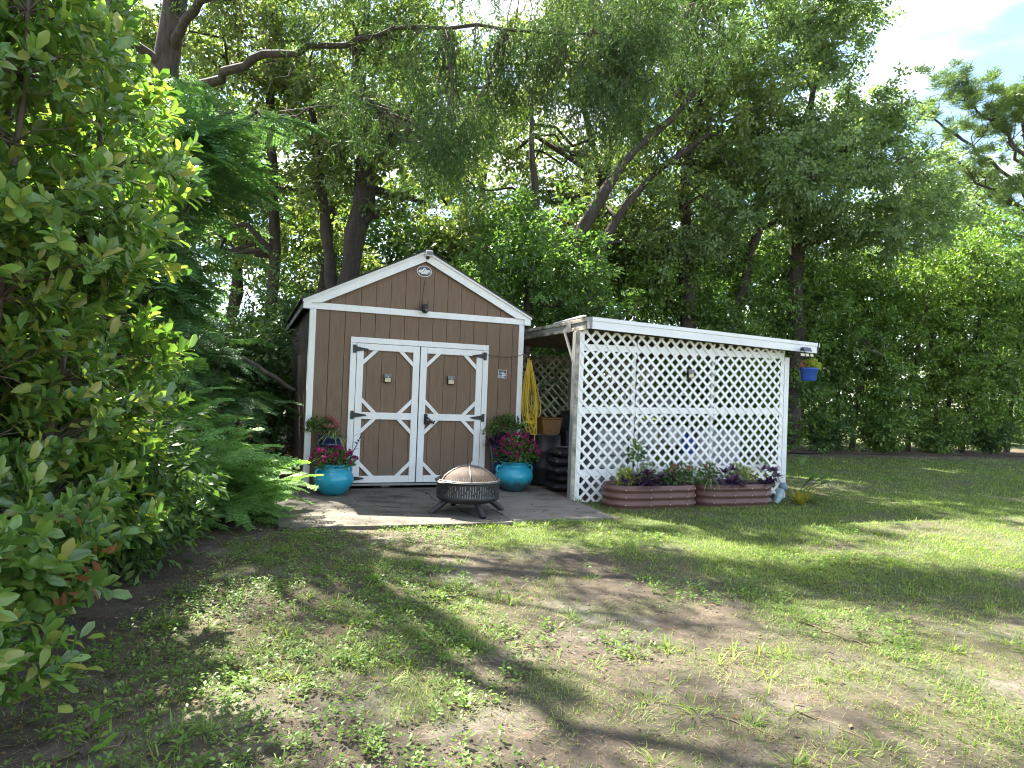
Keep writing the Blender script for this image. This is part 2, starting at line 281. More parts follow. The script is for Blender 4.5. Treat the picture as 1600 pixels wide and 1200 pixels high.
def leaf_tpl(curl, fold, tw, wmid):
    T = LEAF8[0].copy(); x, y = T[:, 0].copy(), T[:, 1].copy(); T[:, 1] = y*(1+wmid*np.sin(x*math.pi)); T[:, 2] = -curl*x*x+fold*np.abs(y)+tw*y*(x-.4); return T, LEAF8[1]
LEAVES8 = [leaf_tpl(.15, .18, .0, 0), leaf_tpl(.32, .30, .25, .1), leaf_tpl(-.05, .10, -.3, -.12), leaf_tpl(.22, -.12, .15, .18)]
LEAF6 = (np.array([[0, 0, 0], [0.35, 0.40, 0.07], [0.78, 0.44, 0.02], [1, 0, -0.14], [0.78, -0.44, 0.02], [0.35, -0.40, 0.07], [0.5, 0, -0.01]]), np.array([[0, 6, 1], [1, 6, 2], [2, 6, 3], [3, 6, 4], [4, 6, 5], [5, 6, 0]]))
def leaves(P, D, Nn, Ln, Wd, tpl=LEAF4):
    P = np.asarray(P, float); D = unit(D); S = unit(np.cross(Nn, D)); Z = np.cross(D, S)
    T, F = tpl; n = len(P); Ln = np.broadcast_to(Ln, (n,)); Wd = np.broadcast_to(Wd, (n,))
    V = P[:, None]+D[:, None]*(T[:, 0][None, :, None]*Ln[:, None, None])+S[:, None]*(T[:, 1][None, :, None]*Wd[:, None, None])+Z[:, None]*(T[:, 2][None, :, None]*Ln[:, None, None])
    Fa = (F[None]+(np.arange(n)*len(T))[:, None, None]).reshape(-1, 3); return V.reshape(-1, 3), Fa
def blades(P, D, Ln, Wd, droop, seg=2, g=rng):
    """arching strap leaves, triangles only"""
    P = np.asarray(P, float); D = unit(np.asarray(D, float)); n = len(P); Ln = np.broadcast_to(Ln, (n,)); Wd = np.broadcast_to(Wd, (n,)); droop = np.broadcast_to(droop, (n,))
    S = unit(np.cross(D, np.array([0, 0, 1.0]))+1e-4*g.normal(size=(n, 3))); V = []
    for k in range(seg):
        t = k/seg; c = P+D*(Ln*t)[:, None]; c[:, 2] -= droop*Ln*t*t; w = (Wd*0.5*(1-0.55*t) if k else Wd*0.5*0.8)[:, None]
        V += [c-S*w, c+S*w]
    c = P+D*Ln[:, None]; c[:, 2] -= droop*Ln; V.append(c); V = np.stack(V, 1); m = 2*seg+1
    F = []
    for k in range(seg-1): F += [[2*k, 2*k+1, 2*k+3], [2*k, 2*k+3, 2*k+2]]
    F.append([2*seg-2, 2*seg-1, 2*seg]); F = np.array(F)
    return V.reshape(-1, 3), (F[None]+(np.arange(n)*m)[:, None, None]).reshape(-1, 3)
class VNoise:
    def __init__(s, seed): s.g = np.random.default_rng(seed).random((128, 128))
    def v(s, x, y):
        xi = np.floor(x).astype(int); yi = np.floor(y).astype(int); fx = x-xi; fy = y-yi; fx = fx*fx*(3-2*fx); fy = fy*fy*(3-2*fy); g = s.g
        a = g[xi % 128, yi % 128]; b = g[(xi+1) % 128, yi % 128]; c = g[xi % 128, (yi+1) % 128]; d = g[(xi+1) % 128, (yi+1) % 128]
        return (a*(1-fx)+b*fx)*(1-fy)+(c*(1-fx)+d*fx)*fy
    def f(s, x, y, oct=4):
        r = 0; a = 0.5; t = 0
        for k in range(oct): r = r+a*s.v(x*2**k+13.7*k, y*2**k+7.1*k); t += a; a *= 0.5
        return r/t
VN1, VN2, VN3 = VNoise(1), VNoise(2), VNoise(3)
def sstep(a, b, x): t = np.clip((x-a)/(b-a), 0, 1); return t*t*(3-2*t)
def gz(x, y):
    x = np.asarray(x, float); y = np.asarray(y, float)
    return -0.075+0.035*(VN1.f(x*0.5+40, y*0.5+40, 3)-0.5)+0.022*(VN2.f(x*2.3+60, y*2.3+60, 3)-0.5)
def local(x, y):
    d = np.stack([np.asarray(x)-OX, np.asarray(y)-OY], -1); return d@EU[:2], d@EV[:2]
def cover(x, y):
    """how much grass grows at a spot, 0..1"""
    x = np.asarray(x, float); y = np.asarray(y, float)
    n = VN1.f(x*0.9+20, y*0.9+20, 4); n2 = VN3.f(x*2.6+30, y*2.6+10, 3)
    b = 0.27+0.60*sstep(3.6, 7.6, y+0.30*np.clip(x, -2, 3))+0.10*sstep(-0.2, -1.2, x)*sstep(6, 4, y)
    g = b+(n-0.5)*1.35+(n2-0.5)*0.85
    g = g*sstep(-2.7, -1.2, x+0.10*(y-3))
    u, v = local(x, y); g = np.where((y < 7.2) & (x < -0.5), g*(0.35+0.65*sstep(6.6, 5.2, y)), g)
    g = np.where((u > -0.4) & (u < 3.4) & (v > -2.56), 0, g)
    g = np.where((u > 3.2) & (u < 6.9) & (v > -1.35) & (v < 4), 0, g)
    far = sstep(0, 1.6, (19.2+(x-8.2)*0.275)-y); g = np.where(y > 14, g*(0.05+0.95*far), g)
    g = np.where(y > 21.6+(x-8.2)*0.275, 0.75+0.3*(n-0.5), g)
    return np.clip(g, 0, 1)

# ================================================================== GROUND
def axis(lo, hi, step, far):
    a = list(np.arange(lo, hi, step)); s = step; x = a[-1]
    while x < far: s *= 1.35; x += s; a.append(x)
    s = step; x = a[0]; b = []
    while x > -far: s *= 1.35; x -= s; b.append(x)
    return np.array(b[::-1]+a)
gx = axis(-4.5, 8.5, 0.085, 600); gy = axis(0.8, 12, 0.085, 600)
GX, GY = np.meshgrid(gx, gy, indexing='ij'); nx, ny = GX.shape
GZ = gz(GX, GY)+0.018*(VN3.f(GX*7, GY*7, 2)-0.5)*(GY < 14)
V = np.stack([GX, GY, GZ], -1).reshape(-1, 3); I = np.arange(nx*ny).reshape(nx, ny)
F = np.stack([I[:-1, :-1], I[1:, :-1], I[1:, 1:], I[:-1, 1:]], -1).reshape(-1, 4)
me = mesh_np('ground', V, F, True)
ca = me.attributes.new('cover', 'FLOAT', 'POINT'); ca.data.foreach_set('value', cover(V[:, 0], V[:, 1]).astype(np.float32))
def ground_mat():
    m, t, o, b = mat_new('sandy_soil_and_thatch')
    dark = ramp2(t, noise(t, 9, 6, 0.7), (0.072, 0.060, 0.045), (0.125, 0.105, 0.080))
    sand = ramp2(t, noise(t, 24, 6, 0.7), (0.25, 0.228, 0.185), (0.162, 0.145, 0.118))
    tan = ramp2(t, noise(t, 60, 4, 0.7, (1, 0.4, 1)), (0.195, 0.158, 0.108), (0.095, 0.078, 0.055))
    n1 = N(t, 'ShaderNodeMapRange'); n1.inputs[1].default_value = 0.53; n1.inputs[2].default_value = 0.66; L(t, noise(t, 1.3, 6, 0.62), n1.inputs[0])
    n2 = N(t, 'ShaderNodeMapRange'); n2.inputs[1].default_value = 0.50; n2.inputs[2].default_value = 0.68; L(t, noise(t, 2.1, 6, 0.65, (1.3, 0.8, 1)), n2.inputs[0])
    c = mixc(t, n1.outputs[0], dark, sand); c = mixc(t, n2.outputs[0], c, tan)
    at = N(t, 'ShaderNodeAttribute', attribute_name='cover'); r = N(t, 'ShaderNodeMapRange'); r.inputs[1].default_value = 0.25; r.inputs[2].default_value = 0.95; r.inputs[4].default_value = 0.85; L(t, at.outputs['Fac'], r.inputs[0])
    th = ramp2(t, noise(t, 30, 5, 0.7), (0.048, 0.085, 0.018), (0.085, 0.11, 0.034)); c = mixc(t, r.outputs[0], c, th)
    L(t, c, b.inputs['Base Color']); b.inputs['Roughness'].default_value = 0.95; b.inputs['Specular IOR Level'].default_value = 0.15
    bump(t, b, noise(t, 45, 6, 0.75), 0.8, 0.02); return m
M['ground'] = ground_mat()
link('ground', me, 'ground', kind='structure')

# concrete pad in front of the shed: an older rough slab and a lighter slab beside it
def concrete(name, c1, c2, dark):
    m, t, o, b = mat_new(name)
    c = ramp2(t, noise(t, 5, 7, 0.7), c1, c2, 0.3, 0.7); r = N(t, 'ShaderNodeMapRange'); r.inputs[1].default_value = 0.48; r.inputs[2].default_value = 0.66; L(t, noise(t, 1.6, 6, 0.7, (1, 2.2, 1)), r.inputs[0])
    c = mixc(t, r.outputs[0], c, dark); r2 = N(t, 'ShaderNodeMapRange'); r2.inputs[1].default_value = 0.6; r2.inputs[2].default_value = 0.72; L(t, noise(t, 22, 5, 0.7), r2.inputs[0])
    c = mixc(t, r2.outputs[0], c, (0.075, 0.065, 0.05)); L(t, c, b.inputs['Base Color']); b.inputs['Roughness'].default_value = 0.92; b.inputs['Specular IOR Level'].default_value = 0.2
    bump(t, b, noise(t, 55, 6, 0.75), 0.5, 0.008); return m
M['conc_old'] = concrete('old_mossy_concrete', (0.165, 0.148, 0.124), (0.12, 0.108, 0.09), (0.066, 0.06, 0.047))
M['conc_new'] = concrete('pale_concrete', (0.23, 0.21, 0.178), (0.175, 0.158, 0.134), (0.11, 0.10, 0.082))
def slab(name, outline, mat):
    bm = bmesh.new(); pts = []
    g = np.random.default_rng(3)
    for i in range(len(outline)):
        a, c = np.array(outline[i]), np.array(outline[(i+1) % len(outline)]); n = max(1, int(np.linalg.norm(c-a)/0.09))
        for k in range(n): p = a+(c-a)*k/n; pts.append(p+g.normal(size=2)*0.007)
    top = [bm.verts.new(W(p[0], p[1], SLAB_Z)) for p in pts]; bot = [bm.verts.new(W(p[0], p[1], -0.22)) for p in pts]; bm.faces.new(top)
    for i in range(len(pts)): bm.faces.new((top[i], bot[i], bot[(i+1) % len(pts)], top[(i+1) % len(pts)]))
    bmesh.ops.bevel(bm, geom=[e for e in bm.edges if all(v in top for v in e.verts)], offset=0.012, segments=2, affect='EDGES') if False else None
    return link(name, bm_mesh(name, bm), mat, kind='structure')
slab('concrete_patio', [(-0.40, 0.05), (-0.40, -2.46), (0.6, -2.55), (1.4, -2.60), (1.97, -2.62), (2.0, -2.3), (2.02, -1.2), (2.03, 0.05)], 'conc_old')
slab('concrete_patio_extension', [(2.04, 0.05), (2.03, -1.2), (2.01, -2.3), (1.985, -2.50), (2.6, -2.53), (3.22, -2.56), (3.30, -1.8), (3.34, -0.6), (3.35, 0.05)], 'conc_new')
g = np.random.default_rng(77)
for pts, r in (([(1.42, -0.04), (1.55, -0.6), (1.50, -1.1), (1.66, -1.5), (1.62, -2.0), (1.80, -2.6)], 0.005), ([(-0.3, -1.4), (0.2, -1.5), (0.7, -1.42), (1.1, -1.62), (1.55, -1.5)], 0.004)):
    Q = curve_pts([(u, v, 0) for u, v in pts], 40); Q[:, :2] += g.normal(size=(40, 2))*0.012; P = np.array([W(q[0], q[1], SLAB_Z-0.001) for q in Q]); link('slab_crack', mesh_np('slab_crack', *tube(P, r*(0.5+g.random(40)), 4)), 'dark_gap', kind='structure')
# bare earth strip under the hedge on the right, and the earth floor of the shelter
def sheet(name, pts, mat, z=None, dz=0.03):
    bm = bmesh.new(); bm.faces.new([bm.verts.new((p[0], p[1], (z if z is not None else gz(p[0], p[1])+dz))) for p in pts]); return link(name, bm_mesh(name, bm), mat, kind='structure')
M['mulch'] = pbr('brown_leaf_mulch', (0.105, 0.066, 0.046), (0.06, 0.04, 0.03), 0.95, 14, bmp=0.9, fine=40)
sheet('mulch_bed', [(6.6, 18.9), (9, 19.55), (12, 20.4), (17.5, 22.0), (24, 23.6), (24, 25.2), (17.5, 23.6), (12, 22.0), (9, 21.1), (6.6, 20.5)], 'mulch', z=-0.055)
sheet('shelter_floor', [W(3.36, -1.28)[:2], W(6.9, -1.28)[:2], W(6.9, 2.6)[:2], W(3.36, 2.6)[:2]], 'mulch', z=-0.06)

# ================================================================== SHED
shed = thing('garden_shed', 'brown wooden garden shed with white trim and double doors behind the concrete pad', 'shed', W(0, 0, 0), PSI)
SW, SD = 3.05, 4.8; ZB0, ZB1 = 2.36, 2.45; APEX = 3.16; SL = 0.50
bm = bmesh.new(); add_box(bm, 0.03, SW-0.03, 0.03, SD-0.02, 0.0, 2.42); link('wall_core', bm_mesh('wall_core', bm), 'dark_gap', shed)
prism('gable_core', [(0.05, 2.42), (SW-0.05, 2.42), (SW/2, APEX-0.02)], 0.03, SD-0.03, 'dark_gap', shed)
bm = bmesh.new()
for u in (0.25, 1.1, 1.95, 2.8): add_box(bm, u-0.05, u+0.05, 0.06, SD-0.1, SLAB_Z, 0.0)
link('skid', bm_mesh('skid', bm), 'greywood', shed)
wb = 0.2032; nb = 15
def board_cols(u0, u1, off=0.0):
    c = [u0]; x = u0+wb-off
    while x < u1-0.02: c.append(x); x += wb
    return c+[u1]
cols = board_cols(0.065, SW-0.065, 0.02)
for a, b in zip(cols[:-1], cols[1:]):
    a2, b2 = a+0.0028, b-0.0028
    for (p, q) in ([(a2, b2)] if b2 < 0.6 or a2 > 2.45 else ([(a2, min(b2, 0.6))] if a2 < 0.57 else []) + ([(max(a2, 2.45), b2)] if b2 > 2.48 else [])):
        box('siding_board', (p, q, 0.0, 0.03, 0.02, ZB0+0.03), 'siding', shed, 0.002)
    if b2 > 0.6 and a2 < 2.45: box('siding_board', (max(a2, 0.6) if a2 < 0.57 else a2, min(b2, 2.45) if b2 > 2.48 else b2, 0.0, 0.03, 1.97, ZB0+0.03), 'siding', shed, 0.002)
    line = lambda u: APEX-0.005-SL*abs(u-SW/2)*1.03+0.06
    pts = [(a2, ZB1-0.02)] + [(b2, ZB1-0.02)] + [(b2, line(b2))] + ([(SW/2, line(SW/2))] if a2 < SW/2 < b2 else []) + [(a2, line(a2))]
    pts = [p for p in pts]
    if min(line(a2), line(b2)) > ZB1-0.01: prism('gable_board', pts, 0.0, 0.03, 'siding', shed)
    elif max(line(a2), line(b2)) > ZB1: prism('gable_board', clip([(a2, ZB1-0.02), (b2, ZB1-0.02), (b2, max(line(b2), ZB1-0.02)), (a2, max(line(a2), ZB1-0.02))], 0, -1, -(ZB1-0.02)), 0.0, 0.03, 'siding', shed)
# side walls
vs = board_cols(0.0, SD, 0.0)
bml = None
for a, b in zip(vs[:-1], vs[1:]):
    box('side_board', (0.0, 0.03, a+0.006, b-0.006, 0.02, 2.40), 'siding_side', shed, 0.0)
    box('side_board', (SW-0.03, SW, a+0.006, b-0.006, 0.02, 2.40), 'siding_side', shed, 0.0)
# white trim
box('corner_trim', (-0.012, 0.068, -0.022, -0.001, 0.02, ZB0), 'white', shed); box('corner_trim', (SW-0.068, SW+0.012, -0.022, -0.001, 0.02, ZB0), 'white', shed)
box('corner_trim', (SW+0.0005, SW+0.014, -0.020, 0.07, 0.02, ZB0), 'white', shed)
box('corner_trim', (-0.014, -0.0005, -0.020, 0.06, 0.02, ZB0), 'white', shed)
box('gable_band', (-0.02, SW+0.02, -0.026, -0.001, ZB0, ZB1-0.002), 'white', shed)
RT = 3.262
for s in (-1, 1):
    X = lambda d: SW/2+s*d
    hw = SW/2+0.10; zo = lambda d: RT-SL*d; zi = lambda d: APEX-0.015-SL*1.0*d
    poly = [(X(0.002), zo(0)), (X(hw), zo(hw)), (X(hw), ZB0-0.005), (X(hw-0.10), ZB0-0.005), (X(hw-0.10), ZB1-0.01), (X((APEX-0.015-ZB1)/SL), ZB1-0.001), (X(0.002), zi(0))]
    prism('rake_board', poly if s > 0 else poly[::-1], -0.052, -0.027, 'white', shed)
    prism('rake_trim', [(X(0.002), zo(0)+0.028), (X(hw+0.012), zo(hw+0.012)+0.028), (X(hw+0.012), zo(hw+0.012)-0.004), (X(0.002), zo(0)-0.004)][::s], -0.075, -0.0535, 'white', shed)
    prism('roof', [(X(0.0), zo(0)+0.048), (X(hw+0.05), zo(hw+0.05)+0.048), (X(hw+0.05), zo(hw+0.05)+0.029), (X(0.0), zo(0)+0.029)][::s], -0.09, SD+0.06, 'roof', shed)
    prism('roof_deck', [(X(0.0), zo(0)+0.028), (X(hw+0.005), zo(hw+0.005)+0.028), (X(hw+0.005), zo(hw+0.005)-0.01), (X(0.0), zo(0)-0.01)][::s], -0.02, SD+0.03, 'darkwood', shed)
    prism('eave_fascia', [(X(hw-0.015), zo(hw)+0.01), (X(hw+0.004), zo(hw)+0.01), (X(hw+0.004), ZB0+0.01), (X(hw-0.015), ZB0+0.01)][::s], -0.02, SD+0.03, 'grey_plastic', shed)
prism('ridge_cap', [(SW/2-0.14, RT+0.048-0.06), (SW/2, RT+0.062), (SW/2+0.14, RT+0.048-0.06), (SW/2, RT+0.045)], -0.094, SD+0.06, 'roof', shed)
# door frame and doors
DT = 2.022
box('door_frame', (0.535, 0.615, -0.030, -0.001, 0.03, DT-0.078), 'white', shed); box('door_frame', (2.432, 2.514, -0.030, -0.001, 0.03, DT-0.078), 'white', shed)
box('door_frame', (0.535, 2.514, -0.030, -0.001, DT-0.076, DT), 'white', shed)
box('door_sill', (0.52, 2.53, -0.05, 0.03, 0.0, 0.028), 'greywood', shed)
def brace(parent, uc, zc, su, sz, n=0.132, w=0.066):
    p = [(uc, zc+sz*n), (uc, zc+sz*(n+w)), (uc+su*(n+w), zc), (uc+su*n, zc)]
    prism('brace', p, -0.028, -0.002, 'white', parent)
def hinge(parent, u, z, s):
    bm = bmesh.new(); add_box(bm, u-s*0.055, u-s*0.012, -0.047, -0.031, z-0.055, z+0.055) if s > 0 else add_box(bm, u-s*0.012, u-s*0.055, -0.047, -0.031, z-0.055, z+0.055)
    a = [(u-s*0.012, z-0.034), (u+s*0.15, z-0.008), (u+s*0.16, z), (u+s*0.15, z+0.008), (u-s*0.012, z+0.034)]
    f = [bm.verts.new((p[0], -0.046, p[1])) for p in a]; k = [bm.verts.new((p[0], -0.031, p[1])) for p in a]; bm.faces.new(f); bm.faces.new(k[::-1])
    for i in range(5): bm.faces.new((f[i], k[i], k[(i+1) % 5], f[(i+1) % 5]))
    link('hinge', bm_mesh('hinge', bm), 'black', parent)
def door(u0, u1, s):
    d = link('door', None, parent=shed)
    lo, hi = 0.04, 1.94; st = 0.092
    c = board_cols(u0+0.03, u1-0.03, 0.09)
    for a, b in zip(c[:-1], c[1:]): box('panel_board', (a+0.002, b-0.002, 0.0, 0.02, lo+0.02, hi-0.02), 'siding', d, 0.002)
    box('panel_backing', (u0+0.01, u1-0.01, 0.021, 0.029, lo, hi), 'dark_gap', d, 0)
    box('stile', (u0, u0+st, -0.030, -0.001, lo, hi), 'white', d); box('stile', (u1-st, u1, -0.030, -0.001, lo, hi), 'white', d)
    for z0, z1 in ((lo, lo+0.092), (0.908, 1.002), (hi-0.088, hi)): box('rail', (u0+st+0.001, u1-st-0.001, -0.0295, -0.001, z0, z1), 'white', d)
    a, b = u0+st+0.001, u1-st-0.001
    for zl, zh in ((lo+0.093, 0.907), (1.003, hi-0.089)):
        for uc, su in ((a, 1), (b, -1)):
            brace(d, uc, zl, su, 1); brace(d, uc, zh, su, -1)
    for z in (0.10, 0.962, 1.86): hinge(d, u0 if s > 0 else u1, z, s)
    return d
door(0.622, 1.492, 1); d2 = door(1.507, 2.425, -1)
bm = bmesh.new(); add_box(bm, 1.585, 1.635, -0.045, -0.031, 0.85, 1.0, 0.004); add_box(bm, 1.59, 1.63, -0.07, -0.045, 0.95, 1.0, 0.008); add_box(bm, 1.60, 1.62, -0.085, -0.06, 0.86, 0.96, 0.005)
V0, F0 = tube(curve_pts([(1.62, -0.06, 0.955), (1.665, -0.07, 0.92), (1.70, -0.06, 0.875), (1.74, -0.055, 0.90)], 12), 0.011, 6); V1, F1 = tube(curve_pts([(1.63, -0.055, 0.85), (1.67, -0.06, 0.90), (1.73, -0.055, 0.865)], 10), 0.010, 6)
la = link('latch', bm_mesh('latch', bm), 'black', d2); link('latch_handle', mesh_np('latch_handle', *cat([(V0, F0), (V1, F1)]), True), 'black', la)

# ---- things fixed on the shed
def at(o, u, v, z): o.location = W(u, v, z); o.rotation_euler = (0, 0, PSI); return o
def solar_light(label, u, z, v):
    t = at(thing('solar_wall_light', label, 'light', group='small solar wall lights'), u, v, z)
    box('housing', (-0.048, 0.048, -0.045, 0.0, -0.055, 0.060), 'black', t, 0.006)
    prism('visor', [(-0.05, 0.012), (0.05, 0.012), (0.05, 0.064), (-0.05, 0.064)], -0.060, -0.0455, 'grey_plastic', t, 0.004)
    box('lens', (-0.040, 0.040, -0.056, -0.046, -0.048, 0.008), 'lens', t, 0.003); box('sensor', (-0.004, 0.012, -0.066, -0.0605, 0.014, 0.028), 'offwhite', t, 0.002)
solar_light('small solar light on the left shed door above the middle rail', 1.05, 1.475, -0.004)
solar_light('small solar light on the right shed door above the latch', 1.955, 1.485, -0.004)
solar_light('small solar light fixed on the white lattice panel', 5.09, 1.70, -1.318)
t = at(thing('security_camera', 'black dome security camera with two antennas on the white gable band', 'camera'), 1.52, -0.035, 2.47)
lathe('camera_body', [(0.001, -0.065), (0.03, -0.058), (0.045, -0.035), (0.048, 0.0), (0.045, 0.04), (0.03, 0.06), (0.001, 0.064)], 'black', t, 20, loc=(0, -0.07, 0.0))
lathe('camera_lens', [(0.001, 0.012), (0.012, 0.011), (0.018, 0.0), (0.019, -0.01)], 'grey_plastic', t, 14, loc=(0.01, -0.118, -0.025), rot=(R(90), 0, 0))
box('bracket', (-0.035, 0.035, -0.03, 0.0085, -0.02, 0.05), 'black', t, 0.004)
for x in (-0.042, 0.042): link('antenna', mesh_np('antenna', *tube([(x, -0.05, 0.02), (x*1.1, -0.05, 0.12)], [0.006, 0.004], 6)), 'black', t)
link('power_cord', mesh_np('power_cord', *tube(curve_pts([(-0.03, -0.03, 0.06), (-0.015, 0.025, 0.2), (0.0, 0.026, 0.33), (0.01, 0.026, 0.46)], 12), 0.003, 5)), 'wire', t)
# oval plaque with a pale landscape emblem
t = at(thing('oval_plaque', 'oval black and white emblem plaque under the gable peak', 'sign'), 1.512, -0.004, 3.008)
def ellipse(a, b, n=40, a0=0, a1=2*math.pi, cx=0, cz=0): return [(cx+a*math.cos(x), cz+b*math.sin(x)) for x in np.linspace(a0, a1, n, endpoint=(a1-a0 < 6.2))]
M['sign_dark'] = pbr('sign_dark', (0.05, 0.055, 0.06), (0.08, 0.085, 0.09), 0.4, 40, bmp=0); M['sign_white'] = pbr('sign_white', (0.72, 0.73, 0.72), (0.6, 0.62, 0.62), 0.4, 20, bmp=0)
M['sign_grey'] = pbr('sign_grey', (0.35, 0.37, 0.38), (0.26, 0.28, 0.29), 0.4, 30, bmp=0); M['sign_blue'] = pbr('sign_blue', (0.33, 0.45, 0.55), (0.28, 0.38, 0.48), 0.4, 30, bmp=0)
prism('rim', ellipse(0.108, 0.080), -0.012, 0.002, 'sign_white', t); prism('face', ellipse(0.099, 0.071), -0.014, -0.0121, 'sign_dark', t)
prism('emblem', [(-0.085, 0.0), (-0.06, 0.02), (-0.03, 0.018), (-0.012, 0.045), (0.012, 0.048), (0.02, 0.03), (0.05, 0.018), (0.075, 0.026), (0.09, 0.0), (0.085, -0.022), (0.04, -0.026), (0.05, -0.04), (0.0, -0.036), (-0.05, -0.042), (-0.04, -0.026), (-0.085, -0.022)], -0.0155, -0.0141, 'sign_white', t)
prism('emblem_figure', ellipse(0.010, 0.009, 14, cx=0.004, cz=0.022), -0.0165, -0.0156, 'sign_dark', t); prism('emblem_figure', [(-0.025, -0.012), (-0.016, -0.012), (-0.012, 0.006), (-0.022, 0.004)], -0.0165, -0.0156, 'sign_dark', t)
prism('emblem_band', [(-0.085, -0.012), (-0.04, -0.014), (-0.045, -0.019), (-0.080, -0.018)], -0.0165, -0.0156, 'sign_grey', t); prism('emblem_band', [(0.055, -0.012), (0.085, -0.006), (0.078, -0.02), (0.05, -0.018)], -0.0165, -0.0156, 'sign_dark', t)
# small notice
t = at(thing('small_notice', 'small square notice sticker with white border right of the shed doors', 'sign'), 2.745, -0.002, 1.615)
box('border', (-0.066, 0.066, -0.006, 0.0, -0.062, 0.062), 'sign_white', t, 0.001); box('face', (-0.059, 0.059, -0.0072, -0.0061, -0.055, 0.055), 'sign_dark', t, 0)
box('block', (-0.052, -0.022, -0.0083, -0.0073, 0.008, 0.022), 'sign_grey', t, 0); box('block', (-0.052, -0.022, -0.0083, -0.0073, -0.045, -0.012), 'sign_grey', t, 0)
prism('badge', ellipse(0.026, 0.026, 20, cx=0.008, cz=0.010), -0.0083, -0.0073, 'sign_blue', t); prism('badge_mark', ellipse(0.015, 0.011, 16, cx=0.008, cz=0.006), -0.0093, -0.0084, 'sign_white', t)
box('line', (0.026, 0.054, -0.0083, -0.0073, -0.006, 0.010), 'sign_white', t, 0); box('line', (-0.014, 0.054, -0.0083, -0.0073, -0.028, -0.016), 'sign_white', t, 0); box('line', (-0.014, 0.036, -0.0083, -0.0073, -0.05, -0.036), 'sign_white', t, 0)
# lamp on the ridge
t = at(thing('ridge_lamp', 'small pale solar lamp box on the peak of the shed roof', 'light'), 1.545, -0.06, 3.20)
box('housing', (-0.045, 0.055, -0.06, 0.05, 0.01, 0.095), 'offwhite', t, 0.008); box('panel', (-0.03, 0.05, -0.064, -0.0605, 0.025, 0.08), 'grey_plastic', t, 0.001); lathe('bulb', [(0.001, -0.035), (0.018, -0.028), (0.026, -0.005), (0.026, 0.012)], 'black', t, 14, loc=(-0.008, -0.03, 0.0))
o = link('hanging_wire', mesh_np('hanging_wire', *tube(curve_pts([W(2.40, -0.045, 1.905), W(2.55, -0.03, 1.875), W(2.75, -0.028, 1.865), W(2.95, -0.03, 1.885), W(3.07, -0.03, 1.93)], 20), 0.004, 5)), 'wire'); tag(o, 'thin dark wire sagging across the wall right of the shed doors', 'wire')
# yellow cord, many loops over a hook
cord = thing('yellow_cord_coil', 'yellow extension cord coiled and hanging at the right corner of the shed', 'cord', W(3.13, -0.06, 0.72), PSI)
parts = []; g = np.random.default_rng(11)
for k in range(15):
    bot = g.uniform(-0.02, 0.34); w = g.uniform(0.035, 0.10); cx = 0.03+0.02*g.normal(); dy = g.uniform(-0.05, 0.03); sway = g.uniform(0.02, 0.10)
    top = 1.12+g.uniform(-0.05, 0.03)
    P = [(0.0, dy*0.4, top), (cx-w*0.7, dy, 0.80), (cx+sway*0.5-w*1.15, dy, 0.36+bot*0.4), (cx+sway-w*0.5, dy, bot+0.03), (cx+sway+0.01, dy-0.01, bot), (cx+sway+w*0.6, dy, bot+0.05), (cx+sway*0.6+w, dy, 0.40+bot*0.4), (cx+w*0.45, dy, 0.85), (0.02, dy*0.4, top+0.01)]
    P = np.array(P)+g.normal(size=(9, 3))*0.006; parts.append(tube(curve_pts(P, 34), 0.0075, 5))
link('loops', mesh_np('loops', *cat(parts), True), 'cord', cord)
link('tail', mesh_np('tail', *tube(curve_pts([(0.10, -0.05, 0.12), (0.13, -0.05, -0.05), (0.12, -0.05, -0.2), (0.145, -0.05, -0.33)], 14), 0.0075, 5), True), 'cord', cord)
link('wrap', mesh_np('wrap', *cat([tube(curve_pts([(-0.035, -0.06, 0.2+0.012*i), (0.04, -0.10, 0.18+0.012*i), (0.13, -0.06, 0.2+0.012*i), (0.04, 0.0, 0.21+0.012*i), (-0.035, -0.06, 0.2+0.012*i)], 20), 0.0075, 5) for i in range(2)]), True), 'cord', cord)
link('hook', mesh_np('hook', *tube(curve_pts([(-0.06, 0.05, 1.16), (0.0, 0.03, 1.17), (0.03, -0.02, 1.13), (0.0, -0.05, 1.15)], 10), 0.008, 6), True), 'black', cord)

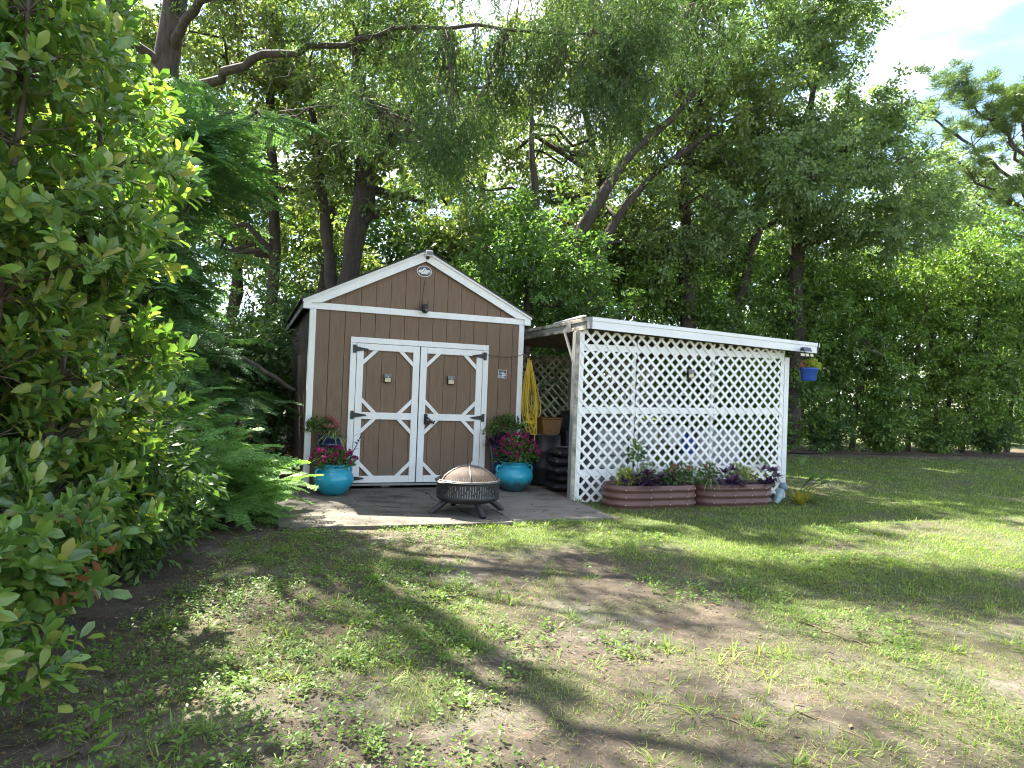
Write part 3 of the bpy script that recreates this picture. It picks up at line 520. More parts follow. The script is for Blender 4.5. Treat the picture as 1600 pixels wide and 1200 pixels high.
# ================================================================== LATTICE SHELTER
PV = -1.30
sh = thing('lattice_shelter', 'white lattice lean-to shelter with flat roof beside the brown shed', 'shelter', W(3.35, PV, -0.10), PSI)
TILT = 0.022; U0 = 3.35; Z0 = -0.10
def slat_panel(u0, u1, z0, z1f, y, sp=0.112, w=0.0372, tilt=TILT, broken=0.0, phase=0.0, mat='lattice', ref=0.0):
    """every diagonal slat of a panel, clipped to the panel; coordinates relative to the shelter"""
    per = sp*math.sqrt(2); hw = w/math.sqrt(2); g = np.random.default_rng(int(u0*100)+5)
    z1 = lambda u: z1f(u)
    for s in (1, -1):
        k0 = int(math.floor((min(s*u0, s*u1)+z0-3)/per)); k1 = int(math.ceil((max(s*u0, s*u1)+z1(u0)+3)/per))
        for k in range(k0, k1+1):
            c = k*per+phase      # line  z + s*u = c
            big = [(u0, c-s*u0-hw), (u1, c-s*u1-hw), (u1, c-s*u1+hw), (u0, c-s*u0+hw)]
            p = clip(big, 0, -1, -z0)
            za, zb = z1(u0), z1(u1); m = (zb-za)/(u1-u0)
            if p: p = clip(p, -m, 1, za-m*u0)
            if len(p) < 3: continue
            ar = abs(sum(p[i][0]*p[(i+1) % len(p)][1]-p[(i+1) % len(p)][0]*p[i][1] for i in range(len(p))))/2
            if ar < 0.0008 or g.random() < broken: continue
            ja, jb = g.normal()*0.0018, g.normal()*0.0022; uc = sum(q[0] for q in p)/len(p)
            p = [(a, b+tilt*(a-ref)+jb+ja*(a-uc)) for a, b in p]
            yo = (y if s > 0 else y+0.0072)+g.uniform(-.0003, .0003)
            prism('slat', p, yo, yo+0.0065, mat, sh)
U1, S1, S2 = 3.47, 4.23-U0, 5.54-U0
top = lambda u: 2.22-Z0-0.046*u
slat_panel(0.015, S1-0.004, 0.0, top, -0.012); slat_panel(S1+0.004, S2-0.004, 0.0, top, -0.012, phase=0.021); slat_panel(S2+0.004, 3.46, 0.0, top, -0.012, phase=0.05)
for z in (0.36, 1.20, 2.04):       # rails behind the lattice
    prism('rail', [(0.07, z+TILT*0.07), (3.46, z+TILT*3.46), (3.46, z+0.088+TILT*3.46), (0.07, z+0.088+TILT*0.07)], 0.004, 0.042, 'white', sh)
box('post', (-0.055, 0.066, 0.004, 0.088, 0.0, 2.30), 'oldwhite', sh); box('post_face', (0.0, 0.066, -0.0, 0.0038, 0.02, 2.28), 'lattice', sh, 0.0)
box('post_side', (-0.066, -0.0555, 0.0, 0.09, 0.02, 2.28), 'greywood', sh, 0.001)
box('post', (3.468, 3.555, -0.012, 0.08, -0.02, 2.14), 'fascia', sh, 0.003); box('post_strip', (3.40, 3.464, 0.001, 0.0035, 0.05, 2.12), 'lattice', sh, 0.0)
for u in (S1, S2): box('post', (u-0.02, u+0.02, 0.0435, 0.085, 0.05, 2.20), 'white', sh)
for u, v in ((0.0, 3.7), (3.5, 3.7), (1.7, 3.7), (3.5, 1.8)): box('post', (u-0.045, u+0.045, v-0.045, v+0.045, 0.0, 2.18), 'greywood', sh)
# roof
FV0 = -0.20; RL, RR = 0.12-0.05, 3.92; fz = lambda u: 2.375-Z0-0.0275*(u-0.13)
def fascia(name, h0, h1, y0, y1, u0=RL, u1=RR, mat='fascia'): prism(name, [(u0, fz(u0)+h0), (u1, fz(u1)+h0), (u1, fz(u1)+h1), (u0, fz(u0)+h1)], y0, y1, mat, sh)
fascia('fascia_lower', -0.155, -0.052, FV0+0.008, FV0+0.03); fascia('fascia_upper', -0.050, 0.0, FV0, FV0+0.03)
prism('roof_sheet', [(RL-0.0, fz(RL)-0.012), (RR, fz(RR)-0.012), (RR, fz(RR)-0.035), (RL, fz(RL)-0.035)], FV0+0.031, 3.95, 'sheet', sh)
prism('ceiling_board', [(RL, fz(RL)-0.036), (RR, fz(RR)-0.036), (RR, fz(RR)-0.05), (RL, fz(RL)-0.05)], FV0+0.031, 3.95, 'darkwood', sh)
for v in np.linspace(0.5, 3.5, 6): prism('rafter', [(RL+0.05, fz(RL)-0.052), (RR-0.05, fz(RR)-0.052), (RR-0.05, fz(RR)-0.14), (RL+0.05, fz(RL)-0.14)], v-0.02, v+0.02, 'darkwood', sh)
box('side_fascia_board', (RL-0.035, RL-0.002, FV0+0.02, 3.9, fz(RL)-0.055, fz(RL)-0.004), 'oldwhite', sh, 0.004)
box('side_fascia_board', (RL-0.024, RL-0.003, FV0+0.02, 3.9, fz(RL)-0.115, fz(RL)-0.057), 'greywood', sh, 0.003)
box('side_fascia_board', (RL-0.033, RL-0.002, FV0+0.12, 3.9, fz(RL)-0.160, fz(RL)-0.117), 'oldwhite', sh, 0.004)
box('side_bracket', (RL-0.040, RL-0.036, 0.36, 0.50, fz(RL)-0.165, fz(RL)-0.02), 'greywood', sh, 0.001)
box('side_bracket', (RL-0.0395, RL-0.001, FV0-0.004, FV0+0.07, fz(RL)-0.158, fz(RL)-0.002), 'greywood', sh, 0.002)
o = box('loose_trim', (-0.02, 0.03, -0.42, 0.42, -0.008, 0.008), 'fascia', sh, 0.003, loc=(RL+0.02, 0.55, fz(RL)+0.028), rot=(R(-3), 0, R(4)))
box('corner_cap', (RR-0.012, RR+0.012, FV0-0.004, FV0+0.04, fz(RR)-0.160, fz(RR)+0.004), 'black', sh, 0.003)
prism('corner_cap_tip', [(RR+0.0125, fz(RR)-0.06), (RR+0.03, fz(RR)-0.06), (RR+0.03, fz(RR)-0.005), (RR+0.0125, fz(RR)-0.005)], FV0, FV0+0.03, 'offwhite', sh)
V0, F0 = tube([(-0.03, 0.42, fz(0)-0.17), (-0.03, 0.05, 1.80)], 0.026, 4); link('diagonal_brace', mesh_np('diagonal_brace', V0, F0), 'greywood', sh)
# the back wall of the shelter, lattice with torn slats
slat_panel(0.05, 1.62, 0.75, lambda u: 2.2, 3.62, broken=0.10, tilt=0, mat='oldwhite'); slat_panel(1.70, 3.4, 0.4, lambda u: 2.2, 3.62, broken=0.06, tilt=0, mat='oldwhite', phase=0.04)
for z in (0.7, 2.05): box('rail', (0.05, 3.4, 3.64, 3.68, z, z+0.09), 'greywood', sh, 0.002)
# flood light with solar panel under the roof edge, right end
t = at(thing('solar_flood_light', 'solar flood light with three lamp heads under the right end of the shelter roof', 'light'), 6.96, -1.53, 2.13)
prism('solar_panel', [(-0.10, 0.055), (0.055, 0.055), (0.095, -0.005), (-0.055, -0.005)], -0.075, -0.06, 'solar', t, 0.003); box('panel_back', (-0.09, 0.06, -0.058, -0.02, 0.0, 0.05), 'black', t, 0.004)
for i, x in enumerate((-0.085, 0.0, 0.085)):
    h = link('lamp_head', None, parent=t, loc=(x, -0.05, -0.065), rot=(R(-14), 0, R(8*(i-1))))
    box('head_case', (-0.04, 0.04, -0.02, 0.03, -0.028, 0.028), 'black', h, 0.004); box('lens', (-0.033, 0.033, -0.026, -0.0205, -0.021, 0.021), 'lens', h, 0.002)
link('bracket', mesh_np('bracket', *tube([(0, -0.02, 0.01), (0.0, -0.03, -0.05), (-0.17, 0.0, -0.04)], 0.007, 6)), 'black', t)
# ---- things stored inside the shelter
def item(name, label, cat, u, v, z=-0.06, rz=0.0): 
    o = thing(name, label, cat, W(u, v, z), PSI+rz); return o
def bag_mesh(seed, w=0.62, d=0.42, h=0.135):
    g = np.random.default_rng(seed); n, m = 22, 16; us = np.linspace(-1, 1, n); vs_ = np.linspace(-1, 1, m); A, B = np.meshgrid(us, vs_, indexing='ij')
    pil = (np.clip(1-np.abs(A)**4, 0, 1)*np.clip(1-np.abs(B)**4, 0, 1))**0.45; nz = VNoise(seed); wr = (nz.f((A+2)*3, (B+2)*3, 3)-0.5)
    X = A*w/2*(1+0.03*wr); Y = B*d/2*(1+0.04*wr); T = np.stack([X, Y, h*0.5+h*0.5*pil+0.05*wr*pil], -1); Bt = np.stack([X, Y, h*0.5-h*0.5*pil], -1)
    V = np.concatenate([T.reshape(-1, 3), Bt.reshape(-1, 3)]); I = np.arange(n*m).reshape(n, m); q = np.stack([I[:-1, :-1], I[1:, :-1], I[1:, 1:], I[:-1, 1:]], -1).reshape(-1, 4)
    return mesh_np('bag', V, np.concatenate([q, q[:, ::-1]+n*m]), True)
words = ['lowest black bag of soil in the stack beside the right urn', 'second black bag of soil from the bottom of the stack', 'middle black bag of soil in the stack, with a blue print', 'fourth black bag of soil from the bottom of the stack', 'topmost grey-topped bag of soil in the stack under the shelter']
for k in range(5):
    t = item('soil_bag', words[k], 'bag', 3.70+0.03*math.sin(k*2.1), -0.42+0.03*math.cos(k*1.7), -0.055+0.122*k, 0.12*math.sin(k*3.3)); t['group'] = 'soil bags stacked under the shelter'
    link('sack', bag_mesh(20+k), 'bag', t)
    if k == 2: box('print', (-0.14, 0.16, -0.222, -0.216, 0.048, 0.088), 'sign_blue', t, 0.002)
    if k == 4: box('print', (-0.20, 0.18, -0.12, 0.12, 0.150, 0.1515), 'grey_plastic', t, 0.0)
t = item('amber_bin', 'amber wooden bin on a black drum inside the shelter', 'bin', 3.62, 0.35, 0.72, 0.3)
prism('side', [(-0.16, 0.0), (0.16, 0.0), (0.21, 0.24), (-0.21, 0.24)], -0.18, 0.18, 'amber', t, 0.01); box('rim', (-0.22, 0.22, -0.19, 0.19, 0.2405, 0.262), 'amber', t, 0.005)
t = item('black_drum', 'black plastic drum carrying the amber bin', 'drum', 3.62, 0.35); lathe('barrel', [(0.001, 0), (0.25, 0), (0.26, 0.03), (0.26, 0.25), (0.27, 0.27), (0.26, 0.29), (0.26, 0.5), (0.27, 0.52), (0.26, 0.54), (0.255, 0.77), (0.001, 0.78)], 'black', t, 28); lathe('lid', [(0.001, 0.7801), (0.20, 0.781), (0.20, 0.772)], 'grey_plastic', t, 24)
t = item('covered_grill', 'black covered grill inside the shelter near the left post', 'grill', 4.55, 0.75, rz=0.2)
prism('cover', [(-0.55, 0.1), (0.55, 0.1), (0.58, 0.85), (0.40, 0.98), (0.30, 1.15), (-0.30, 1.15), (-0.40, 0.98), (-0.58, 0.85)], -0.28, 0.28, 'bag', t, 0.04)
for x in (-0.5, 0.5): lathe('wheel', [(0.001, -0.02), (0.08, -0.02), (0.09, 0.0), (0.08, 0.02), (0.001, 0.02)], 'black', t, 20, loc=(x, -0.2, 0.09), rot=(R(90), 0, 0))
t = item('drawer_tower', 'grey plastic drawer tower behind the lattice, left part', 'drawers', 4.02, -0.85)
box('frame', (-0.25, 0.25, -0.2, 0.2, 0.0, 0.96), 'grey_plastic', t, 0.01)
for k in range(5): box('drawer', (-0.225, 0.225, -0.215, -0.2005, 0.03+k*0.185, 0.195+k*0.185), 'palegrey', t, 0.008)
t = item('storage_rack', 'white wire storage rack behind the middle of the lattice', 'rack', 4.95, -0.75)
for x in (-0.45, 0.45):
    for y in (-0.18, 0.18): box('post', (x-0.012, x+0.012, y-0.012, y+0.012, 0, 1.5), 'offwhite', t, 0)
for z in (0.3, 0.72, 1.14, 1.46): box('shelf', (-0.437, 0.437, -0.167, 0.167, z, z+0.02), 'palegrey', t, 0.002)
for i, (u, z, m, lab) in enumerate([(4.68, 0.26, 'palegrey', 'pale grey tub on the low rack shelf behind the lattice'), (5.22, 0.68, 'offwhite', 'white tub on the rack shelf behind the lattice'), (4.72, 0.68, 'palegrey', 'grey tub on the rack shelf behind the lattice'), (4.98, 1.10, 'grey_plastic', 'dark grey tub on the high rack shelf behind the lattice')]):
    t = item('storage_tub', lab, 'tub', u, -0.75, z+0.002, 0.05*i); prism('tub', [(-0.14, 0), (0.14, 0), (0.17, 0.24), (-0.17, 0.24)], -0.13, 0.13, m, t, 0.01); box('lid', (-0.18, 0.18, -0.14, 0.14, 0.2405, 0.26), m, t, 0.005)
for (u, v, z, lab) in ((4.58, -1.08, 0.0, 'blue jug standing low behind the lattice above the left planter'), (5.35, -1.0, 0.55, 'blue jug on a white bucket behind the lattice')):
    t = item('blue_jug', lab, 'jug', u, v, z); lathe('body', [(0.001, 0), (0.09, 0), (0.10, 0.02), (0.10, 0.2), (0.07, 0.26), (0.03, 0.29), (0.03, 0.33), (0.001, 0.33)], 'blue', t, 24); lathe('cap', [(0.034, 0.31), (0.034, 0.345), (0.001, 0.346)], 'offwhite', t, 16)
t = item('white_bucket', 'white bucket behind the lattice under the blue jug', 'bucket', 5.35, -1.0); lathe('pail', [(0.001, 0), (0.13, 0), (0.16, 0.55), (0.17, 0.56), (0.17, 0.59), (0.001, 0.6)], 'offwhite', t, 28); link('handle', mesh_np('handle', *tube(curve_pts([(-0.165, 0, 0.5), (-0.12, -0.13, 0.36), (0, -0.19, 0.3), (0.12, -0.13, 0.36), (0.165, 0, 0.5)], 16), 0.004, 5)), 'black', t)
t = item('grey_cabinet', 'grey cabinet behind the right part of the lattice', 'cabinet', 6.1, -0.5); box('case', (-0.4, 0.4, -0.25, 0.25, 0, 0.95), 'grey_plastic', t, 0.01)
for s in (-1, 1): box('cabinet_door', (min(s*0.008, s*0.39), max(s*0.008, s*0.39), -0.265, -0.2505, 0.02, 0.93), 'palegrey', t, 0.005)

# ================================================================== URNS, PLANTERS, FIRE PIT
def urn(label, u, v, s, mat, rz):
    t = thing('turquoise_urn', label, 'plant pot', W(u, v, SLAB_Z), PSI+rz, 'turquoise urns by the shed doors')
    pr = [(0.001, 0.0), (0.125, 0.0), (0.14, 0.006), (0.175, 0.05), (0.225, 0.11), (0.250, 0.17), (0.252, 0.215), (0.235, 0.265), (0.200, 0.305), (0.178, 0.330), (0.176, 0.345), (0.186, 0.362), (0.198, 0.375), (0.198, 0.385), (0.188, 0.388), (0.170, 0.365), (0.16, 0.345)]
    lathe('bowl', [(r*s, z*s) for r, z in pr], mat, t, 56)
    lathe('soil', [(0.172*s, 0.352*s), (0.001, 0.36*s)], 'soil', t, 30)
    for a in (0, math.pi):
        c, q = math.cos(a), math.sin(a); P = [(c*r*s, q*r*s, z*s) for r, z in ((0.198, 0.315), (0.238, 0.335), (0.268, 0.305), (0.262, 0.262), (0.238, 0.255))]
        link('handle', mesh_np('handle', *tube(curve_pts(P, 14), 0.016*s, 8), True), mat, t)
    return t
URN_L = (0.33, -0.46); URN_R = (2.83, -0.42)
urn('turquoise glazed urn with magenta flowers left of the shed doors', *URN_L, 1.0, 'glaze', 0.5)
urn('turquoise glazed urn with algae stains right of the shed doors', *URN_R, 1.07, 'glaze_dirty', 0.15)
t = thing('dark_blue_pot', 'tall dark blue glazed pot behind the left urn', 'plant pot', W(0.30, -0.16, SLAB_Z), PSI); lathe('vase', [(0.001, 0), (0.10, 0), (0.115, 0.3), (0.135, 0.6), (0.15, 0.68), (0.165, 0.70), (0.165, 0.725), (0.15, 0.725), (0.14, 0.70)], 'bluepot', t, 40); lathe('soil', [(0.143, 0.69), (0.001, 0.70)], 'soil', t, 24); lathe('band', [(0.151, 0.60), (0.156, 0.615), (0.151, 0.63)], 'bluepot', t, 40)
t = thing('dark_pot', 'dark pot of purple foliage behind the right urn', 'plant pot', W(2.70, -0.16, SLAB_Z), PSI); lathe('vase', [(0.001, 0), (0.10, 0), (0.12, 0.3), (0.14, 0.5), (0.16, 0.60), (0.165, 0.63), (0.15, 0.63), (0.14, 0.60)], 'bluepot', t, 40); lathe('soil', [(0.143, 0.60), (0.001, 0.61)], 'soil', t, 24)

def planter(label, uc, vc, length, width, seedz=0.0):
    t = thing('corrugated_planter', label, 'planter', W(uc, vc, -0.115), PSI, 'brown corrugated planters along the lattice')
    r = width/2; a = length/2-r; n = 20
    ring = [(a+r*math.cos(x), r*math.sin(x)) for x in np.linspace(-math.pi/2, math.pi/2, n)]+[(-a+r*math.cos(x), r*math.sin(x)) for x in np.linspace(math.pi/2, 3*math.pi/2, n)]
    ring = np.array(ring); nr = []
    for i in range(len(ring)): d = ring[(i+1) % len(ring)]-ring[i-1]; nr.append((d[1], -d[0]))
    nr = unit(np.array(nr)); H = 0.335; nz = 41; zs = np.linspace(0, H, nz); rows = []
    for z in zs: rows.append(np.c_[ring+nr*(0.011*math.cos(2*math.pi*z/0.094)), np.full(len(ring), z)])
    for off in (-0.012,): rows.append(np.c_[ring+nr*off, np.full(len(ring), H)]); rows.append(np.c_[ring+nr*off, np.full(len(ring), H-0.12)])
    V = np.concatenate(rows); m = len(ring); F = [(i*m+j, i*m+(j+1) % m, (i+1)*m+(j+1) % m, (i+1)*m+j) for i in range(len(rows)-1) for j in range(m)]
    link('wall', mesh_np('wall', V, F, True), 'planter', t)
    bm = bmesh.new(); bm.faces.new([bm.verts.new((p[0]*0.985, p[1]*0.97, H-0.035)) for p in ring]); link('soil', bm_mesh('soil', bm), 'soil', t)
    sc = lathe('screw', [(0.001, 0.006), (0.006, 0.004), (0.008, 0.0)], 'screw', t, 8); first = True
    for x in (-0.42*length+0.05, -0.12*length, 0.10*length, 0.30*length, 0.43*length):
        for z in (0.282, 0.188, 0.094):
            y = -r if abs(x) < a else -math.sqrt(max(0, r*r-(abs(x)-a)**2)); k = sc if first else sc.copy()
            if not first: COL.objects.link(k); k.parent = t
            first = False; k.location = (x, y-0.012, z); k.rotation_euler = (R(90), 0, 0)
    for x in (-0.12*length, 0.10*length, 0.30*length): box('seam', (x-0.002, x+0.002, -r-0.013, -r-0.0095, 0.01, H-0.01), 'planter', t, 0)
    return t
planter('left brown corrugated oval planter at the foot of the lattice', 4.26, -1.67, 1.33, 0.58); planter('right brown corrugated oval planter at the foot of the lattice', 5.57, -1.68, 1.24, 0.58)

pit = thing('fire_pit', 'round black fire pit with rusty domed screen on the concrete pad', 'fire pit', W(1.66, -1.95, SLAB_Z), PSI+0.28)
PR = 0.36
def pit_wall():
    ncol = 78; V = []; F = []
    rows = [0.17, 0.192, 0.204, 0.236, 0.250, 0.276, 0.290, 0.333, 0.358]     # heights
    na = ncol*2; a = np.arange(na)*2*math.pi/na+0.0; a[1::2] -= 0.3*2*math.pi/na
    for z in rows: V += [(PR*math.cos(x), PR*math.sin(x), z) for x in a]
    slot_rows = {0: (2, 3, 5, 6), 1: (2, 4, 5, 6), 2: (1, 2, 4, 6), 3: (1, 3, 4, 6)}
    opened = {0: {2, 3, 4, 6}, 1: {2, 4, 5, 6}, 2: {1+1, 3, 5, 6}, 3: {2, 3, 4, 5}}
    for i in range(len(rows)-1):
        for j in range(na):
            c = j//2
            if j % 2 == 0 and i in opened[c % 4]: continue
            F.append((i*na+j, i*na+(j+1) % na, (i+1)*na+(j+1) % na, (i+1)*na+j))
    return mesh_np('slotted_wall', V, F, False)
o = link('slotted_wall', pit_wall(), 'firepit', pit); md = o.modifiers.new('s', 'SOLIDIFY'); md.thickness = 0.005
lathe('bowl', [(0.001, 0.118), (0.18, 0.119), (0.27, 0.127), (0.325, 0.143), (0.350, 0.165), (0.360, 0.190)], 'firepit', pit, 64)
lathe('rim', [(PR-0.004, 0.354), (PR+0.022, 0.358), (PR+0.026, 0.364), (PR+0.02, 0.370), (PR-0.015, 0.370)], 'firepit', pit, 64)
dome = lathe('spark_screen', [(PR-0.004, 0.3705), (PR-0.02, 0.384), (0.30, 0.434), (0.24, 0.472), (0.16, 0.505), (0.08, 0.523), (0.02, 0.530), (0.001, 0.531)], 'rust', pit, 48)
for a in np.linspace(0, 2*math.pi, 6, endpoint=False):
    P = [(r*math.cos(a), r*math.sin(a), z+0.003) for r, z in ((PR-0.01, 0.378), (0.30, 0.436), (0.24, 0.474), (0.16, 0.507), (0.08, 0.525), (0.01, 0.533))]
    link('screen_rib', mesh_np('screen_rib', *tube(curve_pts(P, 14), 0.006, 5), True), 'rim', dome)
lathe('screen_edge', [(PR-0.006, 0.3705), (PR+0.006, 0.3715), (PR+0.002, 0.382), (PR-0.016, 0.3835)], 'rim', dome, 64)
link('lifting_ring', mesh_np('lifting_ring', *tube([(0.022*math.cos(x), 0.0, 0.555+0.022*math.sin(x)) for x in np.linspace(0, 2*math.pi, 18)], 0.004, 6), True), 'black', dome)
for a in (math.pi*0.04, math.pi*1.04):
    P = [((PR+r)*math.cos(a+w), (PR+r)*math.sin(a+w), 0.362) for r, w in ((0.015, -0.13), (0.05, -0.1), (0.062, 0), (0.05, 0.1), (0.015, 0.13))]
    link('side_handle', mesh_np('side_handle', *tube(curve_pts(P, 14), 0.008, 6), True), 'rim', pit)
for a in (-math.pi/2-0.18, -0.18, math.pi/2-0.18, math.pi-0.18):
    c, s = math.cos(a), math.sin(a); link('leg', mesh_np('leg', *tube([(0.24*c, 0.24*s, 0.155), (0.34*c, 0.34*s, 0.085), (0.45*c, 0.45*s, 0.003)], [0.037, 0.034, 0.029], 10), True), 'firepit', pit)
g = VNoise(5); A, B = np.meshgrid(np.linspace(0, 2*math.pi, 40), np.linspace(0, 1, 14), indexing='ij'); rr = 0.25*np.sqrt(1-B**2)*(0.85+0.4*g.f(A*1.5+3, B*4+3, 3))
V = np.stack([rr*np.cos(A), rr*np.sin(A), 0.135+0.205*B], -1).reshape(-1, 3); I = np.arange(40*14).reshape(40, 14); F = np.stack([I[:-1, :-1], I[1:, :-1], I[1:, 1:], I[:-1, 1:]], -1).reshape(-1, 4)
tag(link('white_filler', mesh_np('white_filler', V, F, True), 'offwhite', loc=W(1.66, -1.95, SLAB_Z), rot=(0, 0, PSI)), 'added lumpy white bundle inside the fire pit, seen through its slots', 'filler')  # white mass added inside the pit so the slots look bright

# hanging pot, ornament at the planter end
t = thing('hanging_pot', 'blue plastic pot hanging from the right end of the shelter roof', 'plant pot', W(7.24, -1.36, 1.70), PSI)
lathe('pot', [(0.001, 0.0), (0.098, 0.0), (0.106, 0.01), (0.126, 0.168), (0.136, 0.172), (0.138, 0.196), (0.128, 0.198), (0.12, 0.17)], 'hangpot', t, 36); lathe('soil', [(0.121, 0.175), (0.001, 0.18)], 'soil', t, 24)
for a in (0.3, 2.4, 4.5): link('hanger_wire', mesh_np('hanger_wire', *tube([(0.13*math.cos(a), 0.13*math.sin(a), 0.19), (-0.03, 0.0, 0.43)], 0.0025, 4)), 'wire', t)
link('hook', mesh_np('hook', *tube(curve_pts([(-0.03, 0, 0.42), (-0.045, 0, 0.44), (-0.03, 0, 0.46), (-0.03, 0.0, 0.55)], 8), 0.004, 5)), 'black', t)
t = thing('garden_ornament', 'pale blue and slate garden ornament leaning at the right planter end', 'ornament', W(6.38, -1.72, -0.10), PSI)
V0, F0 = tube([(-0.09, -0.06, 0.02), (-0.05, -0.05, 0.07), (0.0, -0.03, 0.13), (0.045, -0.01, 0.20)], [0.028, 0.05, 0.06, 0.05], 14); link('body', mesh_np('body', V0, F0, True), 'paleblue', t)
lathe('head', [(0.001, -0.05), (0.04, -0.046), (0.06, -0.025), (0.065, 0.0), (0.058, 0.03), (0.03, 0.046), (0.001, 0.05)], 'slate', t, 22, loc=(0.09, 0.01, 0.235), rot=(R(25), R(60), 0)); lathe('ring', [(0.05, 0.03), (0.06, 0.045), (0.05, 0.06)], 'paleblue', t, 20, loc=(0.09, 0.01, 0.235), rot=(R(25), R(60), 0))

# ================================================================== TREES AND SHRUBS
def rand_dirs(n, g): return unit(g.normal(size=(n, 3)))
def clump_points(ells, g):
    C = []
    for (cx, cy, cz, rx, ry, rz, n) in ells:
        d = rand_dirs(n, g); r = g.random(n)**(1/2.3)
        C.append(np.c_[cx+d[:, 0]*rx*r, cy+d[:, 1]*ry*r, cz+d[:, 2]*rz*r])
    return np.concatenate(C)
def branch_path(a, b, g, n=7, sag=0.12, wob=0.05):
    a = np.asarray(a, float); b = np.asarray(b, float); t = np.linspace(0, 1, n)[:, None]; l = np.linalg.norm(b-a)
    P = a+(b-a)*t; P[:, 2] += (np.sin(t[:, 0]*math.pi)*sag*l); P[1:-1] += g.normal(size=(n-2, 3))*wob*l*0.5; return P
def scatter_leaves(C, per, rad, ln, wd, g, tpl=LEAF4, flat=0.7, up=0.8, droop=0.2, nsub=7):
    # each clump is a handful of twigs, each twig a tight spray of leaves
    k = max(3, per//nsub); ns = len(C)*nsub; ci = np.repeat(np.arange(len(C)), nsub); so = g.normal(size=(ns, 3))*np.array([1, 1, flat])*(rad*(0.7+0.6*g.random(len(C))))[ci][:, None]*0.58
    S = C[ci]+so; n = ns*k; idx = np.repeat(np.arange(ns), k); tw = unit(so+g.normal(size=(ns, 3))*.25*rad); tw[:, 2] -= droop*.6; t = g.uniform(-.5, .5, n)[:, None]
    off = g.normal(size=(n, 3))*np.array([1, 1, .55])*rad*.15; P = S[idx]+off+tw[idx]*t*rad*.55
    D = unit(off)*0.6+tw[idx]*.5+rand_dirs(n, g)*0.6; D[:, 2] -= droop; Nn = rand_dirs(n, g)*0.6; Nn[:, 2] += up
    q = g.uniform(0.65, 1.35, n); return leaves(P, D, Nn, ln*q, wd*q, tpl)
def tree(name, label, cat_, trunks, ells, leafm, per=290, crad=0.60, ln=0.115, wd=0.064, seed=0, group=None, bark='wood_bark', limbs=9, min_h=0.35, flat=0.7, droop=0.2, twigs=True, up=0.8, tpl=LEAF4, extra_limbs=()):
    g = np.random.default_rng(seed); b = trunks[0][0]
    t = thing(name, label, cat_, (b[0], b[1], float(gz(b[0], b[1]))), 0, group); base = np.array(t.location)
    C = clump_points(ells, g); bark_parts = []; nodes = []
    for tr in trunks:
        P = curve_pts([q[:3] for q in tr], 16); rr = np.interp(np.linspace(0, len(tr)-1, 16), np.arange(len(tr)), [q[3] for q in tr]); rr[0] *= 1.35; rr = rr*(1+.10*g.normal(size=16))
        P[1:] += g.normal(size=(15, 3))*rr[1:, None]*0.22; tv, tf = tube(P, rr, 10); tv = tv+g.normal(size=tv.shape)*.05*np.repeat(rr, 10)[:, None]; bark_parts.append((tv, tf)); h = P[-1, 2]
        nodes += [(p, r) for p, r in zip(P, rr) if p[2] > min_h*h]
    TN = np.array([n_[0] for n_ in nodes]); TR = np.array([n_[1] for n_ in nodes])
    # limbs towards a spread-out choice of clumps
    pick = [int(g.integers(len(C)))]
    for _ in range(min(limbs*max(1, len(trunks)), len(C))-1):
        d = np.min(np.linalg.norm(C[:, None]-C[pick][None], axis=2), axis=1); pick.append(int(np.argmax(d*g.uniform(0.7, 1, len(C)))))
    LN = [TN]; 
    for i in pick:
        c = C[i]; d = np.linalg.norm(TN-c, axis=1)+0.9*np.clip(TN[:, 2]-c[2]+0.4, 0, 9); j = int(np.argmin(d)); P = branch_path(TN[j], c, g, 8, 0.06, 0.12); r0 = TR[j]*0.55
        bark_parts.append(tube(P, np.linspace(r0, 0.015, 8), 6)); LN.append(P[2:])
    for P, r in extra_limbs: P = curve_pts(P, 18); P[1:-1] += g.normal(size=(16, 3))*0.03; bark_parts.append(tube(P, np.linspace(r, r*0.25, 18), 7)); LN.append(P[5:])
    LNa = np.concatenate(LN); tw = []
    if twigs:
        for c in C:
            d = np.linalg.norm(LNa-c, axis=1); j = int(np.argmin(d)); l = d[j]
            if l > 0.12: P = branch_path(LNa[j], c, g, 4, 0.05, 0.10); tw.append(tube(P, np.linspace(min(0.03, 0.008+0.012*l), 0.004, 4), 3))
    Vb, Fb = cat(bark_parts); link('trunk', mesh_np('trunk', Vb-base, Fb, True), bark, t)
    if tw: Vb, Fb = cat(tw); link('branches', mesh_np('branches', Vb-base, Fb), 'twig', t, kind='stuff')
    Vl, Fl = scatter_leaves(C, per, crad, ln, wd, g, tpl, flat, up, droop); link('crown', mesh_np('crown', Vl-base, Fl), leafm, t, kind='stuff')
    return t
G_OAK = 'tall trees behind the shed'
tree('oak_tree', 'tall oak with leaning dark trunk rising behind the left half of the shed roof', 'tree',
     [[(-4.0, 15, -.1, .30), (-3.75, 15, 3.8, .24), (-3.45, 15, 6.4, .20), (-3.7, 15, 8.6, .16), (-3.5, 15, 11, .09)], [(-3.9, 15.1, 2.6, .16), (-4.5, 15.4, 5.5, .11), (-5.0, 15.6, 8.5, .06)]],
     [(-3.6, 15.5, 9.8, 3.4, 2.6, 3.0, 75), (-2.4, 14.8, 6.6, 2.4, 1.8, 1.6, 34), (-5.2, 15.5, 7.2, 1.8, 1.6, 1.8, 24)], 'oak', seed=1, group=G_OAK)
